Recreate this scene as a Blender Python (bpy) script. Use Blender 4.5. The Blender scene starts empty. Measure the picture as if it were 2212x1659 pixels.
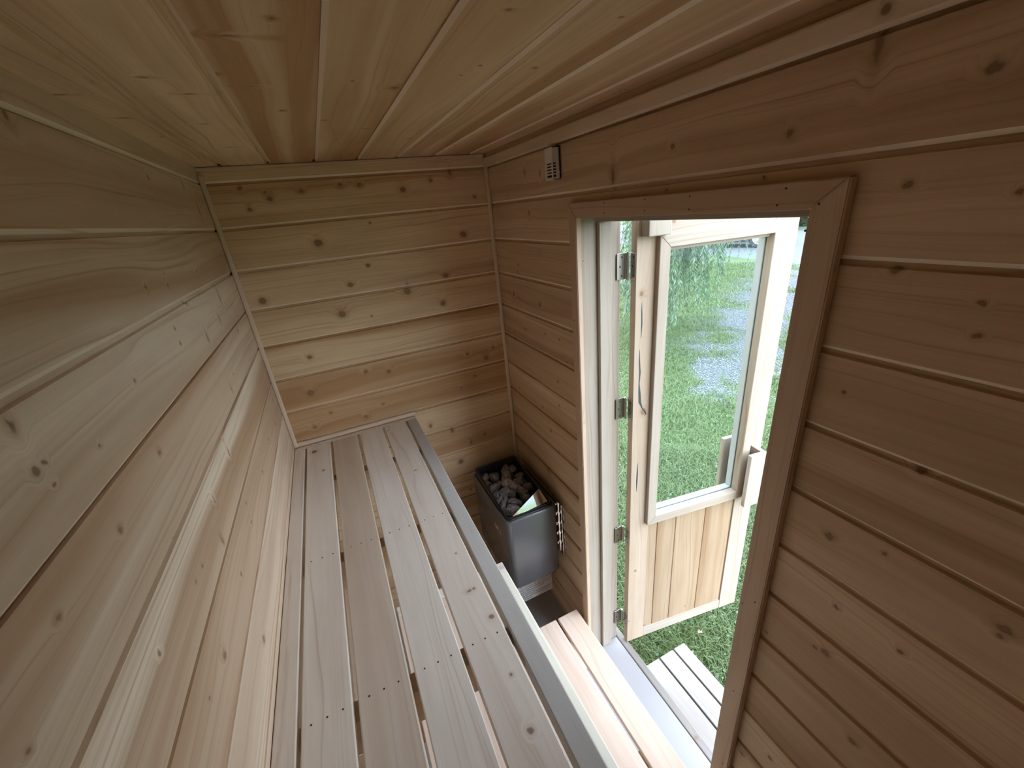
import bpy, bmesh, math, random
import numpy as np
from mathutils import Vector, Matrix, Euler
random.seed(7)
rng = np.random.default_rng(11)
C = bpy.context.scene
COL = C.collection

# ------------------------------------------------------------------ camera
cam_d = bpy.data.cameras.new('camera')
cam = bpy.data.objects.new('camera', cam_d)
COL.objects.link(cam)
cam.location = (0.2701, -1.6351, 1.8244)
cam.rotation_euler = Euler((math.radians(66.5433), math.radians(5.3208), math.radians(-24.8412)), 'XYZ')
cam_d.sensor_width = 36.0
cam_d.lens = 36.0 * 884.99 / 2212.0
cam_d.shift_x = -(1110.126 - 1106.0) / 2212.0
cam_d.shift_y = (832.27 - 829.5) / 2212.0
cam_d.clip_start = 0.02
cam_d.clip_end = 300
C.camera = cam

# ------------------------------------------------------------------ sky and exposure
world = bpy.data.worlds.new('overcast_sky')
C.world = world
world.use_nodes = True
wn = world.node_tree.nodes
wl = world.node_tree.links
wn.clear()
w_out = wn.new('ShaderNodeOutputWorld')
w_bg = wn.new('ShaderNodeBackground')
w_tc = wn.new('ShaderNodeTexCoord')
w_sep = wn.new('ShaderNodeSeparateXYZ')
w_ramp = wn.new('ShaderNodeValToRGB')
wl.new(w_tc.outputs['Generated'], w_sep.inputs[0])
wl.new(w_sep.outputs['Z'], w_ramp.inputs[0])
w_ramp.color_ramp.elements[0].position = 0.0
w_ramp.color_ramp.elements[0].color = (1.14, 1.28, 1.45, 1)
w_ramp.color_ramp.elements[1].position = 0.8
w_ramp.color_ramp.elements[1].color = (1.08, 1.24, 1.48, 1)
wl.new(w_ramp.outputs[0], w_bg.inputs['Color'])
w_bg.inputs['Strength'].default_value = SKY_STRENGTH = 1.0
wl.new(w_bg.outputs[0], w_out.inputs[0])
C.view_settings.view_transform = 'Standard'
C.view_settings.look = 'None'
C.view_settings.gamma = 1.0
C.view_settings.use_curve_mapping = False
C.view_settings.exposure = 2.78
C.cycles.max_bounces = 10
C.cycles.diffuse_bounces = 8
C.cycles.use_adaptive_sampling = True
C.cycles.adaptive_threshold = 0.04
C.cycles.glossy_bounces = 6
C.cycles.transparent_max_bounces = 16
C.cycles.transmission_bounces = 6
C.cycles.sample_clamp_indirect = 6.0
C.cycles.caustics_reflective = False
C.cycles.caustics_refractive = False
C.cycles.use_denoising = True

# ------------------------------------------------------------------ helpers
def tag(o, label=None, cat=None, group=None, kind=None):
    if label: o['label'] = label
    if cat: o['category'] = cat
    if group: o['group'] = group
    if kind: o['kind'] = kind
    return o

def link(name, me, mat=None, parent=None, M=None):
    o = bpy.data.objects.new(name, me)
    COL.objects.link(o)
    if mat is not None and me is not None and len(me.materials) == 0:
        me.materials.append(mat)
    if parent is not None:
        o.parent = parent
    if M is not None:
        o.matrix_local = M
    return o

def empty(name, loc=(0, 0, 0), rz=0.0):
    o = bpy.data.objects.new(name, None)
    COL.objects.link(o)
    o.location = loc
    o.rotation_euler = (0, 0, rz)
    o.empty_display_size = 0.1
    return o

def frame(x, y, z, loc):
    """matrix with the given axes as columns"""
    M = Matrix.Identity(4)
    for i, a in enumerate((x, y, z)):
        for r in range(3):
            M[r][i] = a[r]
    for r in range(3):
        M[r][3] = loc[r]
    return M

def bm_obj(name, bm, mat=None, parent=None, M=None, smooth=False):
    bmesh.ops.recalc_face_normals(bm, faces=bm.faces)
    me = bpy.data.meshes.new(name)
    bm.to_mesh(me)
    bm.free()
    if smooth:
        me.polygons.foreach_set('use_smooth', [True] * len(me.polygons))
    return link(name, me, mat, parent, M)

def add_box(bm, lo, hi, bevel=0.0, seg=1):
    lo = Vector(lo); hi = Vector(hi)
    r = bmesh.ops.create_cube(bm, size=1.0)
    vs = r['verts']
    for v in vs:
        v.co = Vector(((lo.x + hi.x) / 2 + v.co.x * (hi.x - lo.x),
                       (lo.y + hi.y) / 2 + v.co.y * (hi.y - lo.y),
                       (lo.z + hi.z) / 2 + v.co.z * (hi.z - lo.z)))
    if bevel > 0:
        es = list({e for v in vs for e in v.link_edges})
        bmesh.ops.bevel(bm, geom=es, offset=bevel, segments=seg, affect='EDGES', profile=0.5)

def add_prism(bm, pts, axis, a, b):
    """extrude a 2D polygon along axis from a to b; pts are in the two other axes in cyclic order"""
    def mk(p, t):
        if axis == 'x': return (t, p[0], p[1])
        if axis == 'y': return (p[0], t, p[1])
        return (p[0], p[1], t)
    A = [bm.verts.new(mk(p, a)) for p in pts]
    B = [bm.verts.new(mk(p, b)) for p in pts]
    n = len(pts)
    bm.faces.new(A)
    bm.faces.new(B[::-1])
    for i in range(n):
        bm.faces.new((A[i], B[i], B[(i + 1) % n], A[(i + 1) % n]))

def add_cyl(bm, p0, p1, r, n=12, r2=None):
    p0 = Vector(p0); p1 = Vector(p1)
    d = (p1 - p0)
    L = d.length
    q = Vector((0, 0, 1)).rotation_difference(d.normalized()).to_matrix().to_4x4()
    bmesh.ops.create_cone(bm, cap_ends=True, segments=n, radius1=r, radius2=r if r2 is None else r2, depth=L,
                          matrix=Matrix.Translation((p0 + p1) / 2) @ q)

def np_mesh(name, verts, faces_flat, nper, mat, parent=None, smooth=False):
    me = bpy.data.meshes.new(name)
    verts = np.asarray(verts, dtype=np.float32)
    faces_flat = np.asarray(faces_flat, dtype=np.int32).ravel()
    nf = len(faces_flat) // nper
    me.vertices.add(len(verts))
    me.vertices.foreach_set('co', verts.ravel())
    me.loops.add(len(faces_flat))
    me.loops.foreach_set('vertex_index', faces_flat)
    me.polygons.add(nf)
    me.polygons.foreach_set('loop_start', np.arange(nf, dtype=np.int32) * nper)
    me.update(calc_edges=True)
    if smooth:
        me.polygons.foreach_set('use_smooth', [True] * nf)
    return link(name, me, mat, parent)

# ------------------------------------------------------------------ node helpers / materials
class NB:
    def __init__(self, name):
        self.m = bpy.data.materials.new(name)
        self.m.use_nodes = True
        self.t = self.m.node_tree
        self.t.nodes.clear()
        self.out = self.t.nodes.new('ShaderNodeOutputMaterial')
        self.b = self.t.nodes.new('ShaderNodeBsdfPrincipled')
        self.t.links.new(self.b.outputs[0], self.out.inputs[0])
    def n(self, typ, **kw):
        nd = self.t.nodes.new(typ)
        for k, v in kw.items():
            setattr(nd, k, v)
        return nd
    def l(self, a, b):
        self.t.links.new(a, b)
    def set(self, sock, v):
        if hasattr(v, 'links') or isinstance(v, bpy.types.NodeSocket):
            self.l(v, sock)
        else:
            sock.default_value = v
    def math(self, op, a, b=None, c=None, clamp=False):
        nd = self.n('ShaderNodeMath', operation=op, use_clamp=clamp)
        self.set(nd.inputs[0], a)
        if b is not None: self.set(nd.inputs[1], b)
        if c is not None: self.set(nd.inputs[2], c)
        return nd.outputs[0]
    def vmath(self, op, a, b=None, out=0):
        nd = self.n('ShaderNodeVectorMath', operation=op)
        self.set(nd.inputs[0], a)
        if b is not None: self.set(nd.inputs[1], b)
        return nd.outputs[out]
    def mix(self, f, a, b, mode='MIX'):
        nd = self.n('ShaderNodeMix', data_type='RGBA', blend_type=mode)
        self.set(nd.inputs[0], f)
        self.set(nd.inputs[6], a)
        self.set(nd.inputs[7], b)
        return nd.outputs[2]
    def noise(self, v, scale=1.0, detail=2.0, rough=0.5, dist=0.0):
        nd = self.n('ShaderNodeTexNoise')
        self.l(v, nd.inputs['Vector'])
        nd.inputs['Scale'].default_value = scale
        nd.inputs['Detail'].default_value = detail
        nd.inputs['Roughness'].default_value = rough
        nd.inputs['Distortion'].default_value = dist
        return nd.outputs[0]
    def ramp(self, f, stops):
        nd = self.n('ShaderNodeValToRGB')
        cr = nd.color_ramp
        while len(cr.elements) < len(stops): cr.elements.new(0.5)
        for e, (p, c) in zip(cr.elements, stops):
            e.position = p
            e.color = c if len(c) == 4 else (*c, 1)
        self.l(f, nd.inputs[0])
        return nd.outputs[0]
    def smooth(self, v, a, b, lo=0.0, hi=1.0):
        nd = self.n('ShaderNodeMapRange', interpolation_type='SMOOTHSTEP')
        self.set(nd.inputs[0], v)
        nd.inputs[1].default_value = a; nd.inputs[2].default_value = b
        nd.inputs[3].default_value = lo; nd.inputs[4].default_value = hi
        return nd.outputs[0]
    def comb(self, x, y, z):
        nd = self.n('ShaderNodeCombineXYZ')
        self.set(nd.inputs[0], x); self.set(nd.inputs[1], y); self.set(nd.inputs[2], z)
        return nd.outputs[0]
    def sep(self, v):
        nd = self.n('ShaderNodeSeparateXYZ')
        self.l(v, nd.inputs[0])
        return nd.outputs

def principled(name, col, rough=0.5, metal=0.0, spec=0.5, noise=None):
    nb = NB(name)
    nb.b.inputs['Base Color'].default_value = (*col, 1)
    nb.b.inputs['Roughness'].default_value = rough
    nb.b.inputs['Metallic'].default_value = metal
    nb.b.inputs['Specular IOR Level'].default_value = spec
    if noise:
        sc, amt = noise
        tc = nb.n('ShaderNodeTexCoord').outputs['Object']
        f = nb.noise(tc, sc, 4.0, 0.6)
        c = nb.mix(f, tuple(x * (1 - amt) for x in col) + (1,), tuple(min(1, x * (1 + amt)) for x in col) + (1,))
        nb.l(c, nb.b.inputs['Base Color'])
    return nb.m

def wood(name, pale, tan, knots=(), kspace=None, knot_density=0.25, rough=0.6, spec=0.25, line=1.0):
    """Solid softwood board. Local x of every board is the grain direction.
    Object colour: r = overall tan tone, g = strength of heartwood streaks, b = weathering grey."""
    nb = NB(name)
    tc = nb.n('ShaderNodeTexCoord').outputs['Object']
    oi = nb.n('ShaderNodeObjectInfo')
    rnd = oi.outputs['Random']
    oc = nb.n('ShaderNodeSeparateColor')
    nb.l(oi.outputs['Color'], oc.inputs[0])
    off = nb.comb(nb.math('MULTIPLY', rnd, 37.0), nb.math('MULTIPLY', rnd, 11.3), nb.math('MULTIPLY', rnd, 5.7))
    P = nb.vmath('ADD', tc, off)
    s = nb.sep(P)
    # low frequency warp -> cathedral figure
    lo = nb.noise(nb.comb(nb.math('MULTIPLY', s[0], 1.1), nb.math('MULTIPLY', s[1], 8.0), nb.math('MULTIPLY', s[2], 8.0)), 1.0, 2.0, 0.5)
    warp = nb.math('MULTIPLY', nb.math('SUBTRACT', lo, 0.5), 0.11)
    # knots
    pos = nb.n('ShaderNodeNewGeometry').outputs['Position']
    dist = None
    if knots:
        ps = nb.sep(pos if kspace in ('yz', 'xz', 'yx') else tc)
        ax = {'x': 0, 'y': 1, 'z': 2}
        ks = kspace if kspace in ('yz', 'xz', 'yx') else 'xy'
        K = nb.comb(ps[ax[ks[0]]], ps[ax[ks[1]]], 0.0)
        wob = nb.n('ShaderNodeTexNoise')
        nb.l(K, wob.inputs['Vector']); wob.inputs['Scale'].default_value = 90.0; wob.inputs['Detail'].default_value = 1.0
        K = nb.vmath('ADD', K, nb.vmath('MULTIPLY', nb.vmath('SUBTRACT', wob.outputs['Color'], (0.5, 0.5, 0.5)), (0.008, 0.008, 0)))
        for (a, b, r, e) in knots:
            r = max(r, 0.003)
            q = nb.vmath('DIVIDE', nb.vmath('SUBTRACT', K, (a, b, 0)), (r * 0.95, r * 0.85 * e, 1.0))
            d = nb.vmath('LENGTH', q, None, 1)
            if e > 1.2: d = nb.math('ADD', d, 0.38)
            dist = d if dist is None else nb.math('MINIMUM', dist, d)
    vor = nb.n('ShaderNodeTexVoronoi', voronoi_dimensions='2D', feature='F1')
    v2 = nb.comb(s[0], s[1], 0.0)
    nb.l(v2, vor.inputs['Vector']); vor.inputs['Scale'].default_value = 9.0
    vc = nb.n('ShaderNodeSeparateColor'); nb.l(vor.outputs['Color'], vc.inputs[0])
    rad = nb.math('MULTIPLY_ADD', vc.outputs[1], 0.035, 0.018)
    dv = nb.math('DIVIDE', vor.outputs['Distance'], rad)
    dv = nb.math('ADD', dv, nb.math('MULTIPLY', nb.math('GREATER_THAN', vc.outputs[0], knot_density), 50.0))
    dist = dv if dist is None else nb.math('MINIMUM', dist, dv)
    halo = nb.smooth(dist, 0.8, 4.0, 1.0, 0.0)
    warp = nb.math('ADD', warp, nb.math('MULTIPLY', halo, 0.018))
    yw = nb.math('ADD', s[1], warp)
    streak = nb.noise(nb.comb(nb.math('MULTIPLY', s[0], 0.35), nb.math('MULTIPLY', yw, 17.0), s[2]), 1.0, 3.0, 0.55)
    st = nb.smooth(streak, 0.42, 0.66)
    grain = nb.noise(nb.comb(nb.math('MULTIPLY', s[0], 0.9), nb.math('MULTIPLY', yw, 150.0), nb.math('MULTIPLY', s[2], 60.0)), 1.0, 3.0, 0.55)
    gl = nb.smooth(grain, 0.40, 0.72)
    fine = nb.noise(nb.comb(nb.math('MULTIPLY', s[0], 14.0), nb.math('MULTIPLY', s[1], 700.0), nb.math('MULTIPLY', s[2], 300.0)), 1.0, 2.0, 0.6)
    heart = nb.smooth(nb.noise(nb.comb(nb.math('MULTIPLY', s[0], 0.30), nb.math('MULTIPLY', yw, 8.5), nb.math('MULTIPLY', rnd, 9.0)), 1.0, 2.0, 0.45), 0.40, 0.60)
    f = nb.math('MULTIPLY', nb.math('ADD', nb.math('MULTIPLY', heart, 0.72), nb.math('MULTIPLY', st, 0.45)), oc.outputs[1])
    f = nb.math('ADD', nb.math('MULTIPLY', oc.outputs[0], 0.55), f, clamp=True)
    sheen = nb.noise(nb.comb(nb.math('MULTIPLY', s[0], 4.0), nb.math('MULTIPLY', s[1], 22.0), s[2]), 1.0, 2.0, 0.5)
    col = nb.mix(f, (*pale, 1), (*tan, 1))
    dark = tuple(c * k for c, k in zip(tan, (0.62, 0.5, 0.42)))
    col = nb.mix(nb.math('MULTIPLY', gl, 0.30 * line), col, (*tan, 1))
    col = nb.mix(nb.math('MULTIPLY', nb.smooth(grain, 0.55, 0.76), 0.42 * line), col, (*dark, 1))
    col = nb.mix(nb.math('MULTIPLY', nb.math('SUBTRACT', fine, 0.35, clamp=True), 0.22), col, (*dark, 1))
    col = nb.mix(nb.math('MULTIPLY', nb.smooth(sheen, 0.35, 0.75), 0.16), col, (*dark, 1))
    # greyish wane
    gw = nb.noise(nb.comb(nb.math('MULTIPLY', s[0], 1.6), nb.math('MULTIPLY', s[1], 9.0), 0.0), 1.0, 3.0, 0.6)
    g = nb.math('MULTIPLY', nb.smooth(gw, 0.6, 0.78), 0.45)
    col = nb.mix(nb.math('MULTIPLY', g, oc.outputs[2]), col, (0.30, 0.29, 0.24, 1))
    # knots colour
    col = nb.mix(nb.math('MULTIPLY', nb.smooth(dist, 0.8, 2.6, 1.0, 0.0), 0.40), col, (*tuple(c * 0.75 for c in tan), 1))
    col = nb.mix(nb.smooth(dist, 0.6, 1.25, 0.80, 0.0), col, (0.19, 0.10, 0.052, 1))
    col = nb.mix(nb.smooth(dist, 0.35, 0.75, 0.65, 0.0), col, (0.30, 0.18, 0.10, 1))
    nb.l(col, nb.b.inputs['Base Color'])
    nb.b.inputs['Roughness'].default_value = rough
    nb.b.inputs['Specular IOR Level'].default_value = spec
    bp = nb.n('ShaderNodeBump')
    bp.inputs['Strength'].default_value = 0.12
    bp.inputs['Distance'].default_value = 0.001
    nb.l(grain, bp.inputs['Height'])
    nb.l(bp.outputs[0], nb.b.inputs['Normal'])
    return nb.m

K_BACK = [(0.097, 1.958, 0.0075, 1), (0.107, 1.896, 0.0074, 1), (0.171, 1.922, 0.0093, 1), (0.267, 1.938, 0.0074, 1), (0.391, 1.949, 0.0074, 1), (0.453, 1.945, 0.0075, 1), (0.597, 1.919, 0.0113, 1), (0.703, 1.942, 0.0057, 1), (0.78, 1.964, 0.0097, 2), (0.865, 1.876, 0.0059, 1), (0.162, 1.943, 0.0037, 1), (0.278, 1.775, 0.0148, 1), (0.8, 1.747, 0.0136, 1), (0.422, 1.681, 0.0075, 1), (0.347, 1.623, 0.0112, 1), (0.058, 1.613, 0.0131, 1), (0.705, 1.603, 0.0116, 1), (0.544, 1.567, 0.0152, 1), (0.293, 1.523, 0.015, 1), (0.676, 1.497, 0.0116, 1), (0.394, 1.497, 0.0038, 1), (0.146, 1.388, 0.0096, 1), (0.324, 1.286, 0.0097, 1), (0.41, 1.266, 0.0098, 1), (0.829, 1.226, 0.0124, 1), (0.747, 1.262, 0.0081, 1), (0.867, 1.265, 0.0083, 1), (0.113, 1.252, 0.0138, 1), (0.09, 1.11, 0.0081, 1), (0.282, 1.098, 0.0081, 1), (0.359, 1.133, 0.006, 1), (0.16, 1.152, 0.006, 1), (0.697, 1.117, 0.0062, 1), (0.766, 1.155, 0.0062, 1), (0.531, 0.975, 0.0105, 2), (0.623, 0.921, 0.0107, 2), (0.639, 0.747, 0.0135, 1), (0.703, 0.833, 0.0089, 2.5)]
K_RIGHT = [(-0.954, 1.902, 0.006, 1), (-1.182, 1.886, 0.0065, 1), (-0.771, 1.868, 0.0098, 4), (-1.275, 1.96, 0.0069, 5), (-1.384, 1.908, 0.007, 1), (-1.338, 1.806, 0.0052, 1), (-1.434, 1.79, 0.0037, 1), (-1.349, 1.707, 0.0059, 1), (-1.441, 1.641, 0.0039, 1), (-1.15, 1.831, 0.003, 1), (-0.943, 1.828, 0.0026, 1), (-1.434, 1.451, 0.0064, 1), (-1.356, 1.272, 0.0073, 1), (-1.428, 1.298, 0.0031, 1), (-1.393, 1.142, 0.0044, 1), (-1.398, 1.029, 0.0077, 1), (-1.38, 1.022, 0.0039, 1), (-1.557, 1.287, 0.0069, 1), (-1.556, 1.273, 0.0047, 1), (-1.483, 1.146, 0.0052, 1), (-1.472, 0.883, 0.0073, 1), (-1.36, 0.606, 0.0064, 1), (-0.208, 1.629, 0.0043, 1), (-0.145, 1.512, 0.009, 1), (-0.361, 1.504, 0.008, 1), (-0.225, 1.388, 0.0058, 1), (-0.118, 1.353, 0.0062, 1), (-0.388, 1.403, 0.004, 1), (-0.485, 1.407, 0.0038, 1), (-0.529, 1.339, 0.005, 1), (-0.46, 1.244, 0.0053, 1), (-0.46, 1.149, 0.0054, 1), (-0.429, 0.935, 0.0059, 1), (-0.115, 1.092, 0.0065, 1), (-0.324, 1.087, 0.0074, 1), (-0.382, 1.006, 0.0074, 1), (-0.329, 1.804, 0.0066, 2), (-0.317, 1.924, 0.0067, 2), (-0.419, 1.911, 0.0063, 2), (-1.435, 1.678, 0.0038, 1), (-0.338, 0.793, 0.0081, 2)]
K_LEFT = [(-0.933, 1.969, 0.0078, 2), (-0.503, 1.947, 0.0053, 1), (-0.232, 1.955, 0.0065, 4), (-0.152, 1.897, 0.0068, 4), (-0.759, 1.761, 0.005, 1), (-0.651, 1.751, 0.0037, 1), (-0.417, 1.756, 0.0056, 1), (-0.645, 1.771, 0.0028, 1), (-0.586, 1.707, 0.0039, 1), (-0.292, 1.674, 0.0078, 3), (-0.378, 1.637, 0.0073, 2), (-0.538, 1.624, 0.0078, 3), (-0.714, 1.653, 0.0044, 1), (-0.71, 1.68, 0.0026, 1), (-0.94, 1.656, 0.0041, 1), (-1.181, 1.652, 0.005, 1), (-1.167, 1.653, 0.002, 1), (-1.171, 1.632, 0.0015, 1), (-1.176, 1.696, 0.0062, 2), (-1.082, 1.627, 0.0023, 1), (-0.97, 1.556, 0.0042, 1), (-1.126, 1.542, 0.0041, 1), (-1.251, 1.547, 0.0035, 1), (-1.178, 1.406, 0.0037, 1), (-1.045, 1.459, 0.002, 1), (-1.012, 1.38, 0.0022, 1), (-1.046, 1.382, 0.0021, 1), (-1.074, 1.261, 0.0061, 1), (-0.907, 1.261, 0.0043, 1), (-1.149, 1.277, 0.0028, 1), (-1.332, 1.507, 0.0028, 1), (-0.514, 1.488, 0.0054, 3), (-0.711, 1.412, 0.0059, 3), (-0.914, 1.35, 0.0051, 3), (-0.874, 1.406, 0.0041, 3), (-0.754, 1.263, 0.0049, 1), (-0.941, 1.128, 0.0065, 1), (-0.736, 1.301, 0.0039, 1), (-0.534, 1.259, 0.0046, 1), (-0.35, 1.262, 0.0052, 1), (-0.18, 1.238, 0.0058, 1), (-0.082, 1.285, 0.006, 1)]
K_CEIL = [(-1.015, 0.238, 0.0052, 5), (-0.866, 0.123, 0.0046, 3), (-0.79, 0.155, 0.004, 4), (-0.831, 0.244, 0.0037, 4), (-0.686, 0.272, 0.0044, 1), (-0.465, 0.234, 0.004, 4), (-0.865, 0.379, 0.0036, 1), (-0.832, 0.448, 0.0096, 1.5), (-0.603, 0.347, 0.0036, 3), (-0.588, 0.136, 0.0036, 3), (-0.328, 0.143, 0.0045, 3), (-0.071, 0.413, 0.0072, 1), (-0.511, 0.437, 0.0039, 4), (-0.949, 0.552, 0.0035, 1), (-0.902, 0.539, 0.0022, 1), (-1.125, 0.521, 0.0041, 2), (-1.131, 0.664, 0.003, 1), (-0.685, 0.799, 0.005, 1), (-0.783, 0.007, 0.0041, 5), (-0.644, 0.033, 0.0047, 4), (-0.839, 0.905, 0.0035, 3), (-1.066, 0.284, 0.0033, 1), (-0.883, 0.698, 0.0032, 1)]
K_BENCH = [(-0.082, 0.071, 0.0111, 1), (-0.241, 0.1, 0.0058, 1), (-0.964, 0.39, 0.0058, 2), (-1.047, 0.41, 0.0062, 1), (-1.172, 0.398, 0.0041, 1), (-1.265, 0.391, 0.0063, 1), (-0.842, 0.396, 0.003, 1), (-0.421, 0.385, 0.0049, 2), (-0.079, 0.351, 0.0047, 1)]
K_STILE = [(1.150, 0.040, 0.014, 0.8), (1.55, 0.02, 0.008, 1), (0.42, 0.03, 0.006, 1)]


PALE = (0.80, 0.68, 0.52)
TAN = (0.54, 0.375, 0.23)
class BoardWood:
    """wood of one wall; every board gets a material holding only its own knots"""
    def __init__(self, name, pale, tan, knots, kspace, *a, **k):
        self.args = (name, pale, tan); self.knots = knots; self.ks = kspace; self.a = a; self.k = k; self.base = None
    def get(self, lo=None, hi=None):
        ks = [q for q in self.knots if lo is not None and lo - q[2] * q[3] <= q[1] <= hi + q[2] * q[3]]
        if not ks:
            if self.base is None: self.base = wood(*self.args, (), None, *self.a, **self.k)
            return self.base
        return wood(*self.args, ks, self.ks, *self.a, **self.k)
M_LEFT = BoardWood('cedar_left_wall', (0.81, 0.69, 0.535), (0.45, 0.29, 0.17), K_LEFT, 'yz', 0.10, 0.5, 0.4)
M_BACK = BoardWood('cedar_end_wall', (0.81, 0.64, 0.42), (0.47, 0.285, 0.14), K_BACK, 'xz', 0.08)
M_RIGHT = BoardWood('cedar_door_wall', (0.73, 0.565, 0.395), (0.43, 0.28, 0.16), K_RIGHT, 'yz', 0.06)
M_CEIL = BoardWood('cedar_ceiling', (0.81, 0.63, 0.425), (0.46, 0.28, 0.14), K_CEIL, 'yx', 0.12)
M_BENCH = BoardWood('planed_bench_wood', (0.86, 0.815, 0.745), (0.64, 0.535, 0.43), K_BENCH, 'yx', 0.05, 0.42, 0.4, 0.8)
M_WOOD = wood('planed_trim_wood', (0.78, 0.66, 0.52), (0.60, 0.44, 0.30), (), None, 0.06)
M_STEP = wood('pink_step_wood', (0.83, 0.69, 0.58), (0.66, 0.49, 0.37), (), None, 0.08, line=0.8)
M_DOORW = wood('door_wood', (0.427, 0.381, 0.328), (0.328, 0.252, 0.179), (), None, 0.05)
M_GREYSLAT = wood('grey_bench_wood', (0.55, 0.535, 0.50), (0.40, 0.385, 0.36), (), None, 0.05, 0.42, 0.4)
M_RAIL = wood('pale_rail_wood', (0.86, 0.83, 0.70), (0.70, 0.66, 0.52), (), None, 0.05)
M_LIP = wood('board_edge_highlight', (0.90, 0.80, 0.66), (0.80, 0.66, 0.50), (), None, 0.0)
M_CASING = wood('brown_casing_wood', (0.66, 0.51, 0.385), (0.50, 0.35, 0.24), (), None, 0.04)
M_DECK = wood('weathered_step_wood', (0.280, 0.266, 0.250), (0.214, 0.189, 0.162), (), None, 0.08)
M_PANEL = wood('door_panel_wood', (0.412, 0.312, 0.214), (0.274, 0.171, 0.095), (), None, 0.22)
M_STILE = wood('cracked_stile_wood', (0.525, 0.435, 0.353), (0.410, 0.295, 0.197), K_STILE, 'local', 0.08)
M_DARKGAP = principled('dark_void', (0.02, 0.016, 0.012), 0.9)
M_FLOOR = principled('grey_sheet_floor', (0.313, 0.306, 0.313), 0.42, 0, 0.5, (3.0, 0.05))
M_HEATER = principled('graphite_painted_steel', (0.098, 0.097, 0.105), 0.27, 0.0, 0.8)
M_BLACK = principled('black_enamel', (0.012, 0.012, 0.013), 0.4)
M_CHROME = principled('polished_steel', (0.86, 0.86, 0.84), 0.06, 1.0)
M_HINGE = principled('brushed_hinge_steel', (0.40, 0.36, 0.31), 0.34, 1.0)
M_HOLE = principled('screw_recess', (0.03, 0.028, 0.025), 0.7)
M_WHITEPL = principled('white_plastic', (0.72, 0.70, 0.66), 0.45)
M_PAPER = principled('white_paper', (0.80, 0.80, 0.82), 0.8)
M_INK = principled('printing_ink', (0.03, 0.03, 0.035), 0.8)
M_PINK = principled('pale_pink_print', (0.75, 0.45, 0.38), 0.6)
M_VINYL = principled('grey_glazing_bead', (0.46, 0.50, 0.52), 0.5)

def glass_mat():
    nb = NB('window_glass')
    tr = nb.n('ShaderNodeBsdfTransparent'); tr.inputs[0].default_value = (0.93, 0.97, 0.96, 1)
    gl = nb.n('ShaderNodeBsdfGlossy'); gl.inputs['Roughness'].default_value = 0.0
    gl.inputs['Color'].default_value = (1, 1, 1, 1)
    lw = nb.n('ShaderNodeLayerWeight'); lw.inputs[0].default_value = 0.5
    fz = nb.math('MULTIPLY_ADD', nb.math('POWER', lw.outputs['Facing'], 5.0), 0.9, 0.03)
    mx = nb.n('ShaderNodeMixShader')
    nb.l(fz, mx.inputs[0]); nb.l(tr.outputs[0], mx.inputs[1]); nb.l(gl.outputs[0], mx.inputs[2])
    nb.l(mx.outputs[0], nb.out.inputs[0])
    return nb.m
M_GLASS = glass_mat()

def stone_mat(name='heater_rock', k=1.0):
    nb = NB(name)
    tc = nb.n('ShaderNodeTexCoord').outputs['Object']
    oi = nb.n('ShaderNodeObjectInfo')
    a = nb.noise(nb.vmath('ADD', tc, oi.outputs['Random']), 2.6, 7.0, 0.72, 0.4)
    b = nb.noise(tc, 1.2, 3.0, 0.5)
    c = nb.ramp(a, [(0.30, (0.06 * k, 0.055 * k, 0.057 * k)), (0.5, (0.30 * k, 0.285 * k, 0.29 * k)), (0.72, (0.66 * k, 0.64 * k, 0.65 * k))])
    c = nb.mix(nb.math('MULTIPLY', oi.outputs['Random'], 0.5), c, nb.mix(b, (0.08, 0.07, 0.066, 1), (0.32, 0.26, 0.22, 1)))
    nb.l(c, nb.b.inputs['Base Color'])
    nb.b.inputs['Roughness'].default_value = 0.85
    bp = nb.n('ShaderNodeBump'); bp.inputs['Strength'].default_value = 0.9; bp.inputs['Distance'].default_value = 0.006
    nb.l(a, bp.inputs['Height']); nb.l(bp.outputs[0], nb.b.inputs['Normal'])
    return nb.m
M_STONE = stone_mat()
M_STONE_PALE = stone_mat('pale_heater_rock', 1.5)

def leafy(name, c0, c1, c2, sc=0.5, trans=0.25):
    nb = NB(name)
    g = nb.n('ShaderNodeNewGeometry')
    r = g.outputs['Random Per Island']
    n = nb.noise(g.outputs['Position'], sc, 3.0, 0.6)
    c = nb.mix(r, (*c0, 1), (*c1, 1))
    c = nb.mix(nb.smooth(n, 0.4, 0.7), c, (*c2, 1))
    nb.l(c, nb.b.inputs['Base Color'])
    nb.b.inputs['Roughness'].default_value = 0.5
    nb.b.inputs['Specular IOR Level'].default_value = 0.35
    tl = nb.n('ShaderNodeBsdfTranslucent'); nb.l(c, tl.inputs[0])
    mx = nb.n('ShaderNodeMixShader'); mx.inputs[0].default_value = trans
    nb.l(nb.b.outputs[0], mx.inputs[1]); nb.l(tl.outputs[0], mx.inputs[2]); nb.l(mx.outputs[0], nb.out.inputs[0])
    return nb.m
M_GRASS = leafy('lawn_grass', (0.052, 0.088, 0.030), (0.200, 0.255, 0.121), (0.103, 0.151, 0.052), 0.8)
M_CLOVER = leafy('clover_leaf', (0.064, 0.120, 0.064), (0.127, 0.205, 0.120), (0.092, 0.163, 0.077), 0.8)
M_WILLOW = leafy('willow_leaf', (0.056, 0.111, 0.060), (0.209, 0.292, 0.188), (0.118, 0.196, 0.105), 1.2, 0.35)
M_TREE = leafy('tree_leaf', (0.016, 0.053, 0.016), (0.041, 0.098, 0.029), (0.029, 0.074, 0.025), 0.5, 0.2)
M_BARK = principled('bark', (0.12, 0.09, 0.065), 0.9, 0, 0.2, (12.0, 0.3))
M_TRUCK = principled('white_vehicle_paint', (0.560, 0.592, 0.608), 0.25)
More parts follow.
